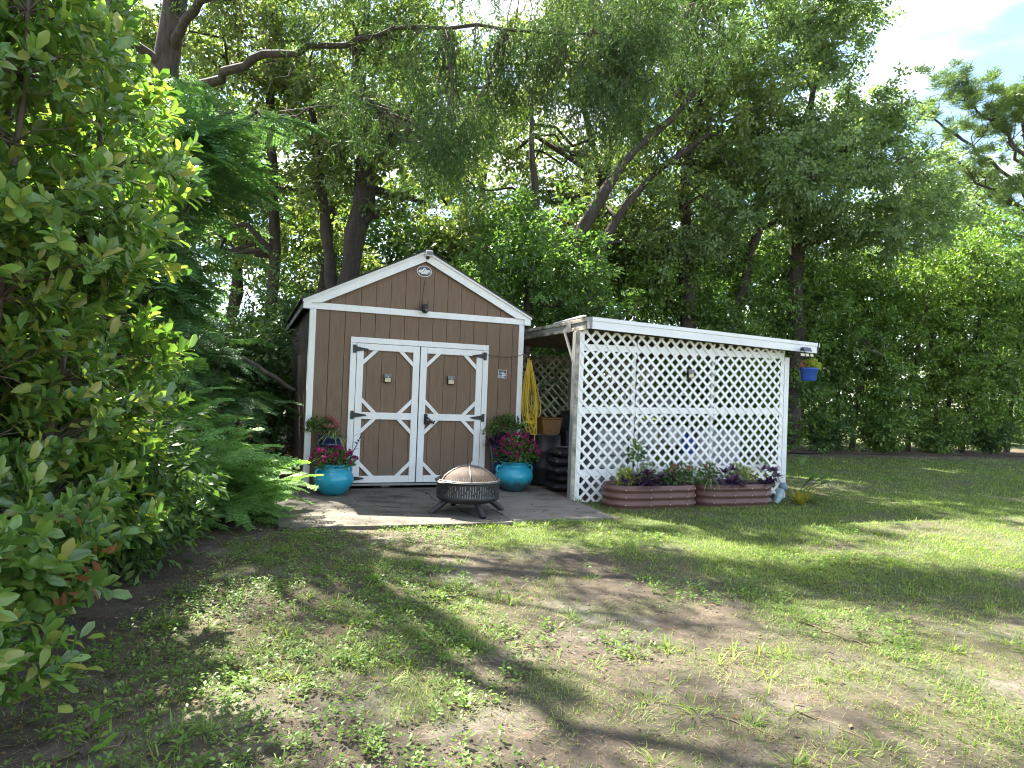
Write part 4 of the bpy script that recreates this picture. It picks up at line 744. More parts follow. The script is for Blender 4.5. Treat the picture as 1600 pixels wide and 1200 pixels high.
tree('oak_tree', 'slim pale-leaved oak between the left shrubs and the shed', 'tree',
     [[(-6.0, 16.5, -.1, .17), (-5.95, 16.5, 4.5, .13), (-6.2, 16.5, 8, .09), (-6.3, 16.5, 11, .04)], [(-5.95, 16.55, .2, .14), (-5.2, 16.9, 2.2, .12), (-4.9, 17, 4.0, .11), (-4.6, 17, 7.5, .06)]],
     [(-7.2, 17, 6.2, 2.0, 1.6, 2.2, 36), (-6.2, 16.8, 9.6, 2.6, 2.0, 2.2, 36), (-4.8, 17.4, 4.4, 1.3, 1.2, 1.2, 12), (-8.6, 15.5, 9.4, 2.6, 2.0, 2.2, 46), (-9.5, 15.5, 5.6, 2.0, 1.6, 2.0, 24)], 'oak', seed=2, group=G_OAK)
tree('oak_tree', 'broad oak with several leaning trunks above the left end of the shelter', 'tree',
     [[(1.1, 17, -.1, .28), (1.25, 17, 4.2, .20), (2.4, 17, 7.0, .13), (3.9, 17, 8.6, .08), (5.0, 17, 10, .04)], [(1.5, 17.2, 1.0, .18), (2.0, 17.2, 4.6, .13), (3.1, 17.2, 6.7, .09), (4.8, 17.2, 8.2, .06)], [(0.9, 16.9, 1.5, .17), (.5, 16.8, 5, .12), (.2, 16.7, 8.5, .06)]],
     [(4.8, 18.2, 8.8, 2.8, 1.8, 2.1, 74), (1.4, 17, 10.2, 2.6, 2.0, 2.0, 34), (2.8, 18.6, 6.0, 2.0, 1.2, 1.2, 26), (3.2, 17, 12.5, 3.0, 2, 1.6, 22)], 'oak', seed=3, group=G_OAK)
tree('oak_tree', 'dense grey-green oak with upright trunk above the middle of the shelter roof', 'tree',
     [[(4.7, 18.5, -.1, .26), (4.75, 18.5, 4, .21), (4.6, 18.5, 7.5, .15), (5.2, 18.5, 11, .06)], [(4.8, 18.55, .3, .2), (5.7, 18.7, 2.2, .17), (6.3, 18.8, 4.4, .15), (7.0, 18.8, 7.5, .08)]],
     [(6.2, 18.6, 7.2, 2.8, 2.2, 2.0, 70), (5.8, 18.6, 11.2, 2.8, 2.2, 2.0, 50), (3.9, 18.4, 5.4, 1.6, 1.4, 1.2, 18)], 'oak2', seed=4, group=G_OAK, per=350)
tree('oak_tree', 'tall oak at the edge of the open sky, right of the other tall trees', 'tree',
     [[(8.2, 20, -.1, .28), (8.4, 20, 4.5, .22), (8.3, 20, 8, .16), (8.8, 20, 11.5, .06)]],
     [(8.6, 19.4, 9.0, 2.4, 2.0, 2.2, 66), (9.6, 19.6, 6.9, 2.2, 1.8, 1.3, 34), (7.6, 19.0, 12.2, 2.6, 2.0, 1.8, 40), (9.2, 18.6, 12.6, 1.5, 1.3, 0.9, 14), (11.4, 20.2, 7.0, 1.7, 1.5, 1.2, 24), (10.7, 19.8, 9.4, 1.4, 1.3, 1.4, 28), (12.9, 21.0, 8.0, 1.3, 1.3, 1.0, 18)], 'oak2', seed=5, group=G_OAK, per=340,
     extra_limbs=(([(8.35, 20, 7.2), (9.0, 19.3, 8.1), (9.9, 18.9, 8.0), (10.8, 18.8, 8.4)], 0.09),))
tree('oak_tree', 'sparse tree with bare upper branches at the top centre', 'tree',
     [[(2.6, 20.5, -.1, .24), (2.4, 20.5, 6, .18), (2.9, 20.5, 10, .12), (3.3, 20.5, 14, .04)], [(2.5, 20.5, 8, .11), (1.6, 20.3, 11, .07), (1.3, 20.2, 13.5, .03)], [(2.7, 20.5, 9, .09), (3.9, 20.3, 11.5, .06), (4.6, 20.2, 14, .03)]],
     [(2.6, 20.4, 12.6, 2.6, 1.8, 1.8, 22), (1.2, 20.6, 7.0, 2.4, 1.6, 2.0, 26), (-1.2, 20.6, 9.6, 2.4, 1.8, 2.2, 30)], 'oak', seed=6, group=G_OAK, per=290)
tree('oak_tree', 'far oak glimpsed behind the trunk over the shed', 'tree', [[(-1.5, 22, -.1, .25), (-1.3, 22, 6, .18), (-1.0, 22, 11, .07)]], [(-1.8, 22, 6.5, 2.6, 1.6, 2.4, 30)], 'oak', seed=7, group=G_OAK, per=290)
tree('oak_tree', 'far oak behind the feathery tree at the left', 'tree', [[(-9, 21, -.1, .2), (-8.6, 21, 6, .13), (-8.2, 21, 10, .05)]], [(-8.6, 21, 7.5, 2.8, 1.8, 2.8, 34)], 'oak', seed=17, group=G_OAK, per=290)
tree('bright_tree', 'bright green small tree directly behind the right slope of the shed roof', 'tree',
     [[(0.2, 15, -.1, .10), (0.3, 15, 2.5, .08), (0.2, 15, 4.8, .04)]], [(0.2, 15, 4.4, 1.5, 1.1, 1.3, 40), (1.3, 15.3, 3.3, 1.2, 1.0, 1.2, 26), (-.9, 15.2, 3.0, 1.0, .9, 1.1, 16)], 'bright', seed=8, per=230, crad=0.5)
# hedge trees along the far edge of the lawn
HW = ['round', 'first', 'second', 'third', 'fourth', 'fifth', 'sixth', 'seventh']
hl = ['leafy hedge tree behind the gap between shed and shelter', 'leafy hedge tree behind the left end of the shelter roof', 'leafy hedge tree behind the middle of the shelter roof', 'leafy hedge tree just right of the hanging blue pot', 'leafy hedge tree second from the hanging pot along the lawn', 'leafy hedge tree third from the hanging pot along the lawn', 'leafy hedge tree fourth from the hanging pot along the lawn', 'tall bright hedge tree at the right edge under the pine', 'hedge tree closing the row at the far right']
hp = [(0.6, 18.0, 6.0, 1.7), (3.0, 18.8, 6.4, 1.8), (5.6, 19.4, 6.2, 1.9), (8.2, 20.8, 6.6, 1.9), (10.6, 21.6, 6.4, 1.9), (12.8, 22.3, 7.0, 1.9), (14.9, 22.8, 7.6, 2.0), (17.0, 23.6, 8.6, 2.2), (19.4, 24.6, 8.2, 2.2)]
for i, (x, y, h, r) in enumerate(hp):
    g = np.random.default_rng(50+i); tr = [[(x+dx, y+dy, -.1, .075), (x+dx*1.6+g.normal()*.1, y+dy, h*.4, .06), (x+dx*2.6+g.normal()*.2, y+dy*1.5, h*.82, .025)] for dx, dy in ((-.35, .1), (.3, -.1), (.05, .3))]
    tree('hedge_tree', hl[i], 'tree', tr, [(x, y, h*.70, r, r*.8, h*.29, 70), (x-.2, y-.25, h*.36, r*1.1, r*.8, h*.25, 54), (x+.1, y-.1, h*.13, r*1.0, r*.6, h*.13, 14)], ('hedge', 'hedge_b', 'hedge_c')[(i*2+i//3) % 3], per=200, crad=0.52, ln=0.122, wd=0.066, seed=60+i, group='hedge trees along the far lawn edge', limbs=4, min_h=0.2)
bl = ['distant leafy tree at the far left behind the cedar', 'distant leafy tree left of the shed roof', 'distant leafy tree behind the shed roof ridge', 'distant leafy tree behind the leaning oak trunks', 'distant leafy tree behind the middle of the shelter', 'distant leafy tree behind the hanging pot', 'distant leafy tree seen beyond the hedge under the pine', 'distant leafy tree between the tall oak and the pine', 'bushy young tree filling the gap left of the shed roof', 'bushy young tree filling the gap right of the shed ridge']
for i, (x, y, h, r) in enumerate([(-12.5, 23, 14, 3.4), (-7.0, 25, 16, 3.6), (-2.2, 26, 16, 3.6), (2.6, 25.5, 13, 3.2), (7.0, 25.5, 14, 3.2), (11.5, 27, 10.5, 2.8), (23.5, 31, 14.5, 3.2), (19.0, 31, 14.5, 3.2), (-5.3, 21, 8.5, 2.6), (-0.8, 21.5, 8.0, 2.4)]):
    tree('woodland_tree', bl[i], 'tree', [[(x, y, -.1, .22), (x+.2, y, h*.4, .16), (x-.2, y, h*.85, .05)]], [(x, y, h*.70, r, r*.7, h*.26, 60), (x+.5, y-.4, h*.40, r*1.1, r*.6, h*.22, 48), (x-.3, y-.3, h*.16, r*1.1, r*.6, h*.16, 34)], 'oak' if i % 2 else 'bright', per=112, crad=.78, ln=.19, wd=.105, seed=120+i, group='woodland trees far behind', limbs=5)
for i, (x, y, h, r, lab) in enumerate([(7.6, 19.7, 1.2, .8, 'low shrub at the hedge foot nearest the shelter'), (9.6, 20.6, .9, .7, 'low shrub at the hedge foot right of the hanging pot'), (11.8, 21.2, 1.3, .9, 'taller low shrub at the middle of the hedge foot'), (13.9, 21.9, .9, .8, 'low shrub at the hedge foot toward the right'), (16.0, 22.4, 1.2, .9, 'low shrub at the hedge foot under the bright hedge tree')]):
    tree('low_shrub', lab, 'shrub', [[(x, y, -.1, .03), (x-.1, y, h*.5, .02), (x, y, h*.85, .01)]], [(x, y, h*.45, r, r*.6, h*.45, 26)], ('hedge', 'dark_leaf', 'hedge_c')[i % 3], per=150, crad=.34, ln=.10, wd=.054, seed=170+i, group='low shrubs along the hedge foot', limbs=3, min_h=.2)
# dark low growth behind and beside the shed
ul = ['dark shrub in the shade left of the shed', 'dark shrub behind the left rear corner of the shed', 'dark shrub behind the back lattice of the shelter', 'dark shrub deep behind the left bushes', 'shady shrub behind the right half of the shelter', 'dark sapling above the feathery bush left of the shed', 'dark shrub directly behind the tall glossy shrub', 'tall dark shrub behind the feathery bushes', 'low skirt of leaves under the right side of the glossy shrub', 'low leafy shrub between the glossy shrub and the feathery bush']
up_ = [(-4.9, 11.6, 2.4, 1.0), (-5.2, 14.0, 3.4, 1.3), (0.9, 15.8, 2.6, 1.3), (-7.2, 12.6, 4.2, 1.6), (5.2, 17.4, 2.6, 1.4), (-5.9, 9.0, 3.2, 1.1), (-4.7, 5.2, 4.6, 1.25), (-5.6, 7.4, 5.4, 1.4), (-3.0, 4.9, .95, .55), (-3.4, 5.7, 1.1, .6)]
for i, (x, y, h, r) in enumerate(up_):
    tree('understory_shrub', ul[i], 'shrub', [[(x-.1, y, -.1, .05), (x-.2, y, h*.5, .035), (x-.3, y+.1, h*.9, .015)], [(x+.15, y, -.1, .04), (x+.3, y, h*.5, .03), (x+.5, y, h*.85, .012)]], [(x, y, h*.62, r, r*.9, h*.36, 60), (x, y, h*.25, r, r*.8, h*.2, 30)], 'dark_leaf' if h > 1.5 else 'garden', per=170, crad=0.48 if h > 1.5 else .3, ln=0.10 if h > 1.5 else .075, wd=0.05 if h > 1.5 else .036, seed=80+i, group='dark low growth round the shed', limbs=3, min_h=0.2)
# cedar: trunk at the left, long limbs reaching right over the shed, hanging sprays
def cedar():
    g = np.random.default_rng(31); t = thing('cedar_tree', 'big cedar at the left with long bare limbs and drooping foliage over the shed', 'tree', (-5.3, 10.2, float(gz(-5.3, 10.2)))); base = np.array(t.location)
    tr = curve_pts([(-5.3, 10.2, -.1), (-5.25, 10.2, 2.9), (-5.4, 10.1, 5.8), (-5.2, 10.1, 8.5), (-5.3, 10.2, 11.5)], 20); rr = np.linspace(.27, .10, 20); bp = [tube(tr+g.normal(size=(20, 3))*.015, rr, 10)]
    limbs = [([(-5.35, 10.1, 5.72), (-4.5, 9.85, 5.82), (-3.6, 9.5, 6.02), (-2.6, 9.2, 6.04), (-1.5, 8.9, 6.15), (0.1, 8.7, 6.05), (1.4, 8.6, 6.0)], .085),
             ([(-5.3, 10.1, 4.9), (-4.4, 9.7, 5.2), (-3.4, 9.4, 5.1), (-2.2, 9.2, 5.3)], .05),
             ([(-5.3, 10.1, 6.3), (-4.6, 9.4, 6.7), (-3.8, 8.9, 6.5), (-2.8, 8.6, 6.9), (-1.4, 8.4, 7.0)], .08),
             ([(-5.3, 10.1, 6.9), (-5.0, 9.0, 7.1), (-4.0, 8.0, 6.6), (-2.6, 7.2, 6.3)], .09),
             ([(-5.3, 10.1, 7.4), (-3.5, 10.2, 7.9), (-1.5, 10.0, 7.6), (0.8, 9.8, 7.4), (2.4, 9.7, 7.0)], .085),
             ([(-5.3, 10.1, 7.6), (-4.2, 8.4, 8.0), (-2.6, 7.2, 7.6), (-.6, 7.2, 8.0), (1.2, 8.2, 8.4)], .08),
             ([(-5.3, 10.1, 6.0), (-6.2, 9.0, 6.5), (-6.4, 7.5, 6.8), (-5.8, 6.2, 6.7)], .08)]
    LP = []
    for P, r in limbs:
        Q = curve_pts(P, 26); Q[1:-1] += g.normal(size=(24, 3))*.035; bp.append(tube(Q, np.linspace(1, .0, 26)**1.3*r*.85+r*.15, 7)); LP.append(Q[6:])
    LP = np.concatenate(LP); Vb, Fb = cat(bp); link('trunk', mesh_np('trunk', Vb-base, Fb, True), 'cedar_bark', t)
    ells = [(-0.95, 8.8, 4.55, .55, .5, .75, 26), (-0.75, 8.8, 5.5, .9, .6, .6, 22), (0.2, 8.7, 5.6, .7, .6, .6, 20), (1.15, 8.7, 5.35, .75, .6, .85, 38), (1.5, 8.7, 6.2, .8, .6, .5, 20), (-2.1, 9.1, 5.3, .7, .5, .6, 12), (-2.4, 8.8, 6.4, 1.1, .8, .4, 12),
            (0.9, 9.6, 6.9, 1.6, .8, .6, 26), (2.6, 9.6, 6.5, .7, .6, .7, 14), (-1.4, 9.4, 7.4, 2.2, 1.2, .5, 26), (-4.2, 8.6, 6.9, 1.4, 1.2, .5, 12), (-5.2, 10, 9.6, 1.8, 1.8, 1.6, 24), (-2.6, 6.6, 7.9, 2.6, 1.7, 1.1, 27), (-0.4, 7.4, 8.6, 2.2, 1.5, 1.1, 19), (1.4, 8.4, 9.0, 2.2, 1.4, 1.1, 17), (-1.6, 7.9, 8.6, 2.2, 1.6, 1.0, 19), (-.2, 9.6, 9.2, 2.2, 1.6, 1.0, 17)]  # final clump groups lie above view, added to cast dappled shade on the lawn
    C = clump_points(ells, g); tw = []; S = []; D = []
    for c in C:
        d = np.linalg.norm(LP-c, axis=1)+1.5*np.clip(c[2]-LP[:, 2], 0, 9); j = int(np.argmin(d)); P = branch_path(LP[j], c, g, 6, .04, .09); l = np.linalg.norm(c-LP[j]); tw.append(tube(P, np.linspace(min(.022, .006+.01*l), .003, 6), 4))
    n = len(C)*32; idx = np.repeat(np.arange(len(C)), 32); S = C[idx]+g.normal(size=(n, 3))*np.array([.15, .15, .15]); D = g.normal(size=(n, 3))*.5; D[:, 2] -= .75; D = unit(D); sl = g.uniform(.14, .32, n)
    # each hanging spray carries thin scale-leaf twiglets
    k = 9; tt = np.tile(np.linspace(.05, 1, k), n); ii = np.repeat(np.arange(n), k); P = S[ii]+D[ii]*(sl[ii]*tt)[:, None]; DD = D[ii]+g.normal(size=(n*k, 3))*.55; DD[:, 2] -= .15
    Vl, Fl = leaves(P, DD, rand_dirs(n*k, g), g.uniform(.05, .10, n*k), .013); link('foliage', mesh_np('foliage', Vl-base, Fl), 'cedar', t, kind='stuff')
    Vb, Fb = cat(tw); link('branches', mesh_np('branches', Vb-base, Fb), 'twig', t, kind='stuff')
    # long bare hanging twigs
    tw = []
    for _ in range(170):
        p = LP[int(g.integers(len(LP)))]; l = g.uniform(.4, 1.3); e = p+np.array([g.normal()*.5, g.normal()*.3, -l*g.uniform(.2, 1)]); tw.append(tube(branch_path(p, e, g, 7, .06, .16), np.linspace(.007, .002, 7), 4))
    Vb, Fb = cat(tw); link('bare_twigs', mesh_np('bare_twigs', Vb-base, Fb), 'twig', t, kind='stuff')
cedar()
def pine():
    g = np.random.default_rng(33); t = thing('pine_tree', 'pine with crooked bare branches and tufted crown against the sky at the right', 'tree', (21.2, 27, -.08)); base = np.array(t.location)
    bp = [tube(curve_pts([(21.2, 27, -.1), (21.1, 27, 5), (20.9, 27, 9), (20.5, 27, 11.4), (20.2, 27, 13.0)], 16), np.linspace(.22, .07, 16), 8)]; ends = []
    limbs = [[(20.9, 27, 9.0), (19.6, 26.8, 9.8), (18.6, 26.7, 10.3), (17.5, 26.6, 11.0), (16.6, 26.5, 11.7)], [(20.8, 27, 9.8), (19.2, 27, 11.2), (17.6, 27, 12.4), (16.2, 26.8, 13.0), (15.6, 26.7, 12.8)], [(20.4, 27, 11.6), (19.2, 26.9, 12.8), (17.9, 26.8, 13.6), (17.0, 26.7, 13.8)], [(20.6, 27, 10.6), (19.6, 26.7, 11.9), (18.9, 26.6, 13.0)], [(21.0, 27, 8.2), (19.6, 27, 8.6), (18.3, 26.8, 9.6), (17.2, 26.6, 9.9)], [(20.4, 27, 12.0), (20.0, 26.8, 13.0), (19.7, 26.7, 13.3)], [(20.8, 27, 9.6), (21.6, 26.8, 10.6), (22.4, 26.7, 11.4)]]
    for P in limbs:
        Q = curve_pts(P, 18); Q[1:-1] += g.normal(size=(16, 3))*.06; bp.append(tube(Q, np.linspace(.085, .022, 18), 6))
        for _ in range(11):
            j = int(g.integers(7, 18)); e = Q[j]+np.array([g.normal()*.7, g.normal()*.5, abs(g.normal())*.75+.05]); R_ = branch_path(Q[j], e, g, 6, .04, .14); bp.append(tube(R_, np.linspace(.024, .008, 6), 5))
            for _k in range(3): ends.append(e+g.normal(size=3)*np.array([.30, .28, .20]))
    Vb, Fb = cat(bp); link('trunk', mesh_np('trunk', Vb-base, Fb, True), 'cedar_bark', t)
    C = np.array(ends); k = 105; n = len(C)*k; idx = np.repeat(np.arange(len(C)), k); d = rand_dirs(n, g); d[:, 2] = np.abs(d[:, 2])*.8+.1*d[:, 2]; Vl, Fl = leaves(C[idx]+g.normal(size=(n, 3))*.09, d, rand_dirs(n, g), g.uniform(.20, .32, n), .020); link('needles', mesh_np('needles', Vl-base, Fl), 'pine', t, kind='stuff')
pine()
# ---- large-leaved shrub close at the left
LEAFMESH = None
def big_shrub(name, label, base_xy, stems, ells, n_leaf, seed, count_parts=290, ln=(.085, .130), dry=0, gaps=()):
    global LEAFMESH
    g = np.random.default_rng(seed); t = thing(name, label, 'shrub', (base_xy[0], base_xy[1], float(gz(*base_xy))), 0, 'glossy shrubs at the left edge'); base = np.array(t.location)
    C = clump_points(ells, g)
    for (c, r) in gaps: C = C[np.linalg.norm((C-np.array(c))/np.array(r), axis=1) > 1]
    ST = np.concatenate([curve_pts(s, 12) for s in stems]); bp = [tube(curve_pts(s, 12)+g.normal(size=(12, 3))*.01, np.linspace(.028, .008, 12), 6) for s in stems]
    P, D, Nn, tw = [], [], [], []; cen = np.array([np.mean([e[0] for e in ells]), np.mean([e[1] for e in ells])])
    per = max(1, n_leaf//len(C))
    for c in C:
        j = int(np.argmin(np.linalg.norm(ST-c, axis=1)+.6*np.clip(ST[:, 2]-c[2], 0, 9))); Q = branch_path(ST[j], c, g, 5, .05, .10); tw.append(tube(Q, np.linspace(.006, .002, 5), 3))
        out = unit(c-ST[j]); out = unit(out+np.array([0, 0, .35])+g.normal(size=3)*.25); side = unit(np.cross(out, [0, 0, 1.0])); upv = np.cross(side, out)
        for k in range(per):      # leaves spiral round the shoot
            s = k/per; a = k*2.4+g.uniform(0, .5); p = c+out*(s-.6)*.20+g.normal(size=3)*.012; r = math.cos(a)*side+math.sin(a)*upv
            P.append(p); D.append(out*(.35+.6*s)+r*(1-.45*s)+np.array([0, 0, .10])); Nn.append(out*.9-r*.35*s+np.array([0, 0, .6])+g.normal(size=3)*.25)
    P = np.array(P); D = unit(np.array(D)); Nn = np.array(Nn); n = len(P); Ln = g.uniform(ln[0], ln[1], n)*np.where(g.random(n) < .25, .62, 1); Wd = Ln*g.uniform(.40, .50, n)
    Vb, Fb = cat(bp); link('stems', mesh_np('stems', Vb-base, Fb, True), 'twig', t); Vb, Fb = cat(tw); link('twigs', mesh_np('twigs', Vb-base, Fb), 'twig', t, kind='stuff')
    depth = P[:, 1]; vis = np.where((np.abs(P[:, 0]/P[:, 1]) < .80) & (P[:, 1] > .4), depth-.35*(P[:, 0]-cen[0]), 99); order = np.argsort(vis); big = order[:count_parts]; rest = order[count_parts:]
    if LEAFMESH is None:
        LEAFMESH = [mesh_np('leaf', T_[0], T_[1], True) for T_ in LEAVES8]
        for m_ in LEAFMESH: m_.materials.append(M['glossy'])
    for i in big:
        d = Vector(D[i]); s = Vector(np.cross(Nn[i], D[i])).normalized(); z = d.cross(s); L_, w = float(Ln[i]), float(Wd[i])
        o = bpy.data.objects.new('leaf', LEAFMESH[int(i) % 4]); COL.objects.link(o); o.parent = t
        o.matrix_local = Matrix(((d.x*L_, s.x*w, z.x*L_, P[i][0]-base[0]), (d.y*L_, s.y*w, z.y*L_, P[i][1]-base[1]), (d.z*L_, s.z*w, z.z*L_, P[i][2]-base[2]), (0, 0, 0, 1)))
    V_, F_ = leaves(P[rest], D[rest], Nn[rest], Ln[rest], Wd[rest], LEAF6); link('foliage', mesh_np('foliage', V_-base, F_, True), 'glossy', t, kind='stuff')
    return t
big_shrub('glossy_shrub', 'tall glossy broad-leaved shrub filling the left edge of the yard', (-3.0, 3.7),
          [[(-3.0+dx, 3.7+dy, -.1), (-3.0+1.6*dx, 3.6+1.3*dy, 1.2), (-3.0+2.4*dx, 3.5+1.6*dy, 2.6), (-2.9+2.6*dx, 3.4+1.6*dy, 3.7)] for dx, dy in ((-.2, .1), (.2, -.1), (0, .25), (.25, .2), (-.05, -.25))],
          [(-3.02, 3.5, 2.45, 1.22, .95, 1.15, 640), (-3.15, 3.5, 3.75, 1.05, .9, .95, 300), (-3.1, 4.1, 1.3, 1.05, .85, .8, 330), (-2.85, 3.8, .55, .78, .7, .5, 200), (-2.45, 3.2, .38, .45, .5, .42, 110)], 33000, 41, gaps=(((-2.3, 2.9, 1.55), (.45, .5, .16)),))
big_shrub('glossy_shrub', 'low branch of large glossy leaves nearest the camera at the lower left', (-2.1, 2.35),
          [[(-2.1, 2.4, -.1), (-2.05, 2.35, .5), (-1.95, 2.3, 1.0)], [(-2.2, 2.5, -.1), (-2.2, 2.3, .8), (-2.1, 2.1, 1.7)]],
          [(-2.08, 2.35, .62, .36, .35, .30, 60), (-2.0, 2.55, .22, .34, .32, .22, 44), (-2.05, 2.2, 1.05, .30, .3, .25, 26), (-2.1, 2.15, 1.75, .32, .3, .6, 50)], 2600, 42, 260, (.07, .11))
o = big_shrub('glossy_shrub', 'single glossy seedling on bare soil in the lower left corner', (-1.52, 2.52), [[(-1.52, 2.52, -.1), (-1.52, 2.52, -.02), (-1.5, 2.5, .07)]], [(-1.51, 2.52, .06, .05, .05, .04, 4)], 24, 43, 24, (.06, .09))
# drooping dead leaves in the shrub
g = np.random.default_rng(44); P = np.array([(-2.12, 3.30, .40)])+g.normal(size=(30, 3))*np.array([.09, .08, .12]); D = g.normal(size=(30, 3))*.5; D[:, 2] -= 1; V_, F_ = leaves(P, D, rand_dirs(30, g), g.uniform(.05, .09, 30), .032, LEAF8)
tag(link('dead_leaves', mesh_np('dead_leaves', V_-P.mean(0), F_), 'dry', loc=P.mean(0)), 'cluster of dead brown leaves hanging low in the left shrub', 'leaves')
# ---- feathery bushes
def frond_mesh(seed, pairs=13, sub=6, length=1.0):
    g = np.random.default_rng(seed); parts = []; t = np.linspace(.10, .98, pairs); P, D, Nn, Ls, Ws = [], [], [], [], []
    axis_pt = lambda s: np.array([s, 0, .10*s-.28*s*s])
    for s in t:
        for sg in (-1, 1):
            a = axis_pt(s); l = .30*math.sin(min(1, s*1.25+.25)*math.pi*.86)*(1-.35*s)+.05; d = unit(np.array([.62, sg*1.0, -.12+g.normal()*.08]))
            for k in range(sub):
                q = (k+.6)/sub; p = a+d*l*q; p[2] -= .10*l*q*q; out = np.array([-d[1]*sg, d[0]*sg, 0]); w = (1-.6*q)*.075+.012
                for s2 in (-1, 1): P.append(p); D.append(out*s2*.75+d*.65+np.array([0, 0, -.1])); Nn.append(np.array([0, 0, 1.0])+g.normal(size=3)*.2); Ls.append(w); Ws.append(.026)
            P.append(a+d*l*.9); D.append(d); Nn.append(np.array([0, 0, 1.0])); Ls.append(.05); Ws.append(.02)
    V1, F1 = leaves(np.array(P), np.array(D), np.array(Nn), np.array(Ls), np.array(Ws)); ax = np.array([axis_pt(s) for s in np.linspace(0, 1, 9)]); V2, F2 = tube(ax, np.linspace(.008, .003, 9), 3); F2 = np.concatenate([F2[:, [0, 1, 2]], F2[:, [0, 2, 3]]])
    return cat([(V1, F1), (V2, F2)])
FR = [frond_mesh(s) for s in (1, 2, 3)]
def frond_objs(t, P, D, Ls, mats, g):
    ms = []
    for i, (V_, F_) in enumerate(FR): me_ = mesh_np('frond', V_, F_); me_.materials.append(M[mats]); ms.append(me_)
    base = Vector(t.location)
    for i in range(len(P)):
        d = Vector(D[i]).normalized(); s = d.cross(Vector((0, 0, 1))+Vector(g.normal(size=3)*.25)).normalized(); z = s.cross(d); L_ = float(Ls[i]); o = bpy.data.objects.new('frond', ms[i % 3]); COL.objects.link(o); o.parent = t
        # local y -> -s keeps the frond's face up
        o.matrix_local = Matrix(((d.x*L_, -s.x*L_, z.x*L_, P[i][0]-base.x), (d.y*L_, -s.y*L_, z.y*L_, P[i][1]-base.y), (d.z*L_, -s.z*L_, z.z*L_, P[i][2]-base.z), (0, 0, 0, 1)))
def feathery(name, label, stems, mat_, n, lrange, seed, spread=.55, up=.35, r=.018, cat_='shrub'):
    g = np.random.default_rng(seed); b = stems[0][0]; t = thing(name, label, cat_, (b[0], b[1], float(gz(b[0], b[1])))); base = np.array(t.location); bp = []; P, D = [], []
    S = [curve_pts(s, 14) for s in stems]
    for Q in S: bp.append(tube(Q, np.linspace(r, r*.35, 14), 6))
    Vb, Fb = cat(bp); link('stems', mesh_np('stems', Vb-base, Fb, True), 'twig', t)
    for k in range(n):
        Q = S[k % len(S)]; j = int(g.integers(1 if 'bush' in name else 3, 14)); p = Q[j]+g.normal(size=3)*.04; a = g.uniform(0, 2*math.pi); P.append(p); D.append((math.cos(a)*spread, math.sin(a)*spread, g.uniform(up-.5, up)))
    frond_objs(t, P, D, g.uniform(*lrange, n), mat_, g); return t
feathery('feathery_bush', 'low feathery green bush spilling onto the concrete left of the turquoise urn', [[(-2.9, 7.1, -.1), (-2.8, 7.0, .30), (-2.65, 6.95, .55)], [(-2.95, 7.1, -.1), (-3.0, 6.9, .4), (-2.95, 6.75, .60)], [(-3.0, 7.2, -.1), (-3.15, 7.2, .5), (-3.3, 7.1, .9)], [(-2.8, 7.2, -.1), (-2.62, 7.15, .14), (-2.48, 7.1, .26)], [(-2.9, 6.9, -.1), (-2.75, 6.7, .1), (-2.65, 6.6, .2)]], 'fern', 210, (.34, .56), 51)
feathery('feathery_bush', 'feathery bush between the glossy shrub and the low feathery bush', [[(-3.4, 6.2, -.1), (-3.3, 6.1, .5), (-3.1, 6.0, .9)], [(-3.5, 6.3, -.1), (-3.6, 6.2, .7), (-3.6, 6.1, 1.3)], [(-3.3, 6.4, -.1), (-3.0, 6.4, .4), (-2.75, 6.35, .55)], [(-3.6, 6.5, -.1), (-3.4, 6.8, .8), (-3.3, 6.9, 1.4)]], 'fern', 170, (.40, .70), 52)
feathery('feathery_tree', 'dark feathery-leaved tree behind the glossy shrub at upper left', [[(-4.9, 8.4, -.1), (-4.8, 8.3, 2.2), (-4.6, 8.2, 3.8), (-4.2, 8.1, 5.0)], [(-4.85, 8.4, 1.2), (-4.3, 8.2, 2.8), (-3.7, 8.0, 3.9)], [(-4.9, 8.4, 1.0), (-5.3, 8.1, 2.6), (-5.4, 7.9, 4.2)], [(-4.8, 8.3, 1.8), (-4.2, 7.9, 2.5), (-3.75, 7.7, 2.9)], [(-4.7, 8.3, 3.0), (-4.0, 8.3, 4.2), (-3.3, 8.3, 4.6)]], 'fern_dark', 290, (.55, .95), 53, .9, .15, .03, 'tree')
feathery('feathery_tree', 'dark blue-green feathery sapling beside the left wall of the shed', [[(-4.3, 9.6, -.1), (-4.2, 9.5, 1.2), (-4.0, 9.4, 2.0)], [(-4.4, 9.6, .2), (-4.6, 9.4, 1.4), (-4.7, 9.3, 2.3)], [(-4.2, 9.6, .1), (-3.8, 9.3, .8), (-3.6, 9.2, 1.2)]], 'fern_dark', 130, (.45, .75), 54, .8, .2, .022, 'tree')
g = np.random.default_rng(55); P = np.array([(-3.55, 8.55, .45)])+g.normal(size=(150, 3))*np.array([.26, .2, .28]); P[:, 2] = np.maximum(P[:, 2], -.02); D = g.normal(size=(150, 3)); D[:, 2] -= .8; V_, F_ = leaves(P, D, rand_dirs(150, g), g.uniform(.05, .10, 150), .03)
tag(link('dead_fronds', mesh_np('dead_fronds', V_-P.mean(0), F_), 'dry', loc=P.mean(0), kind='stuff'), 'rust-brown dead foliage at the foot of the shed left wall', 'leaves')
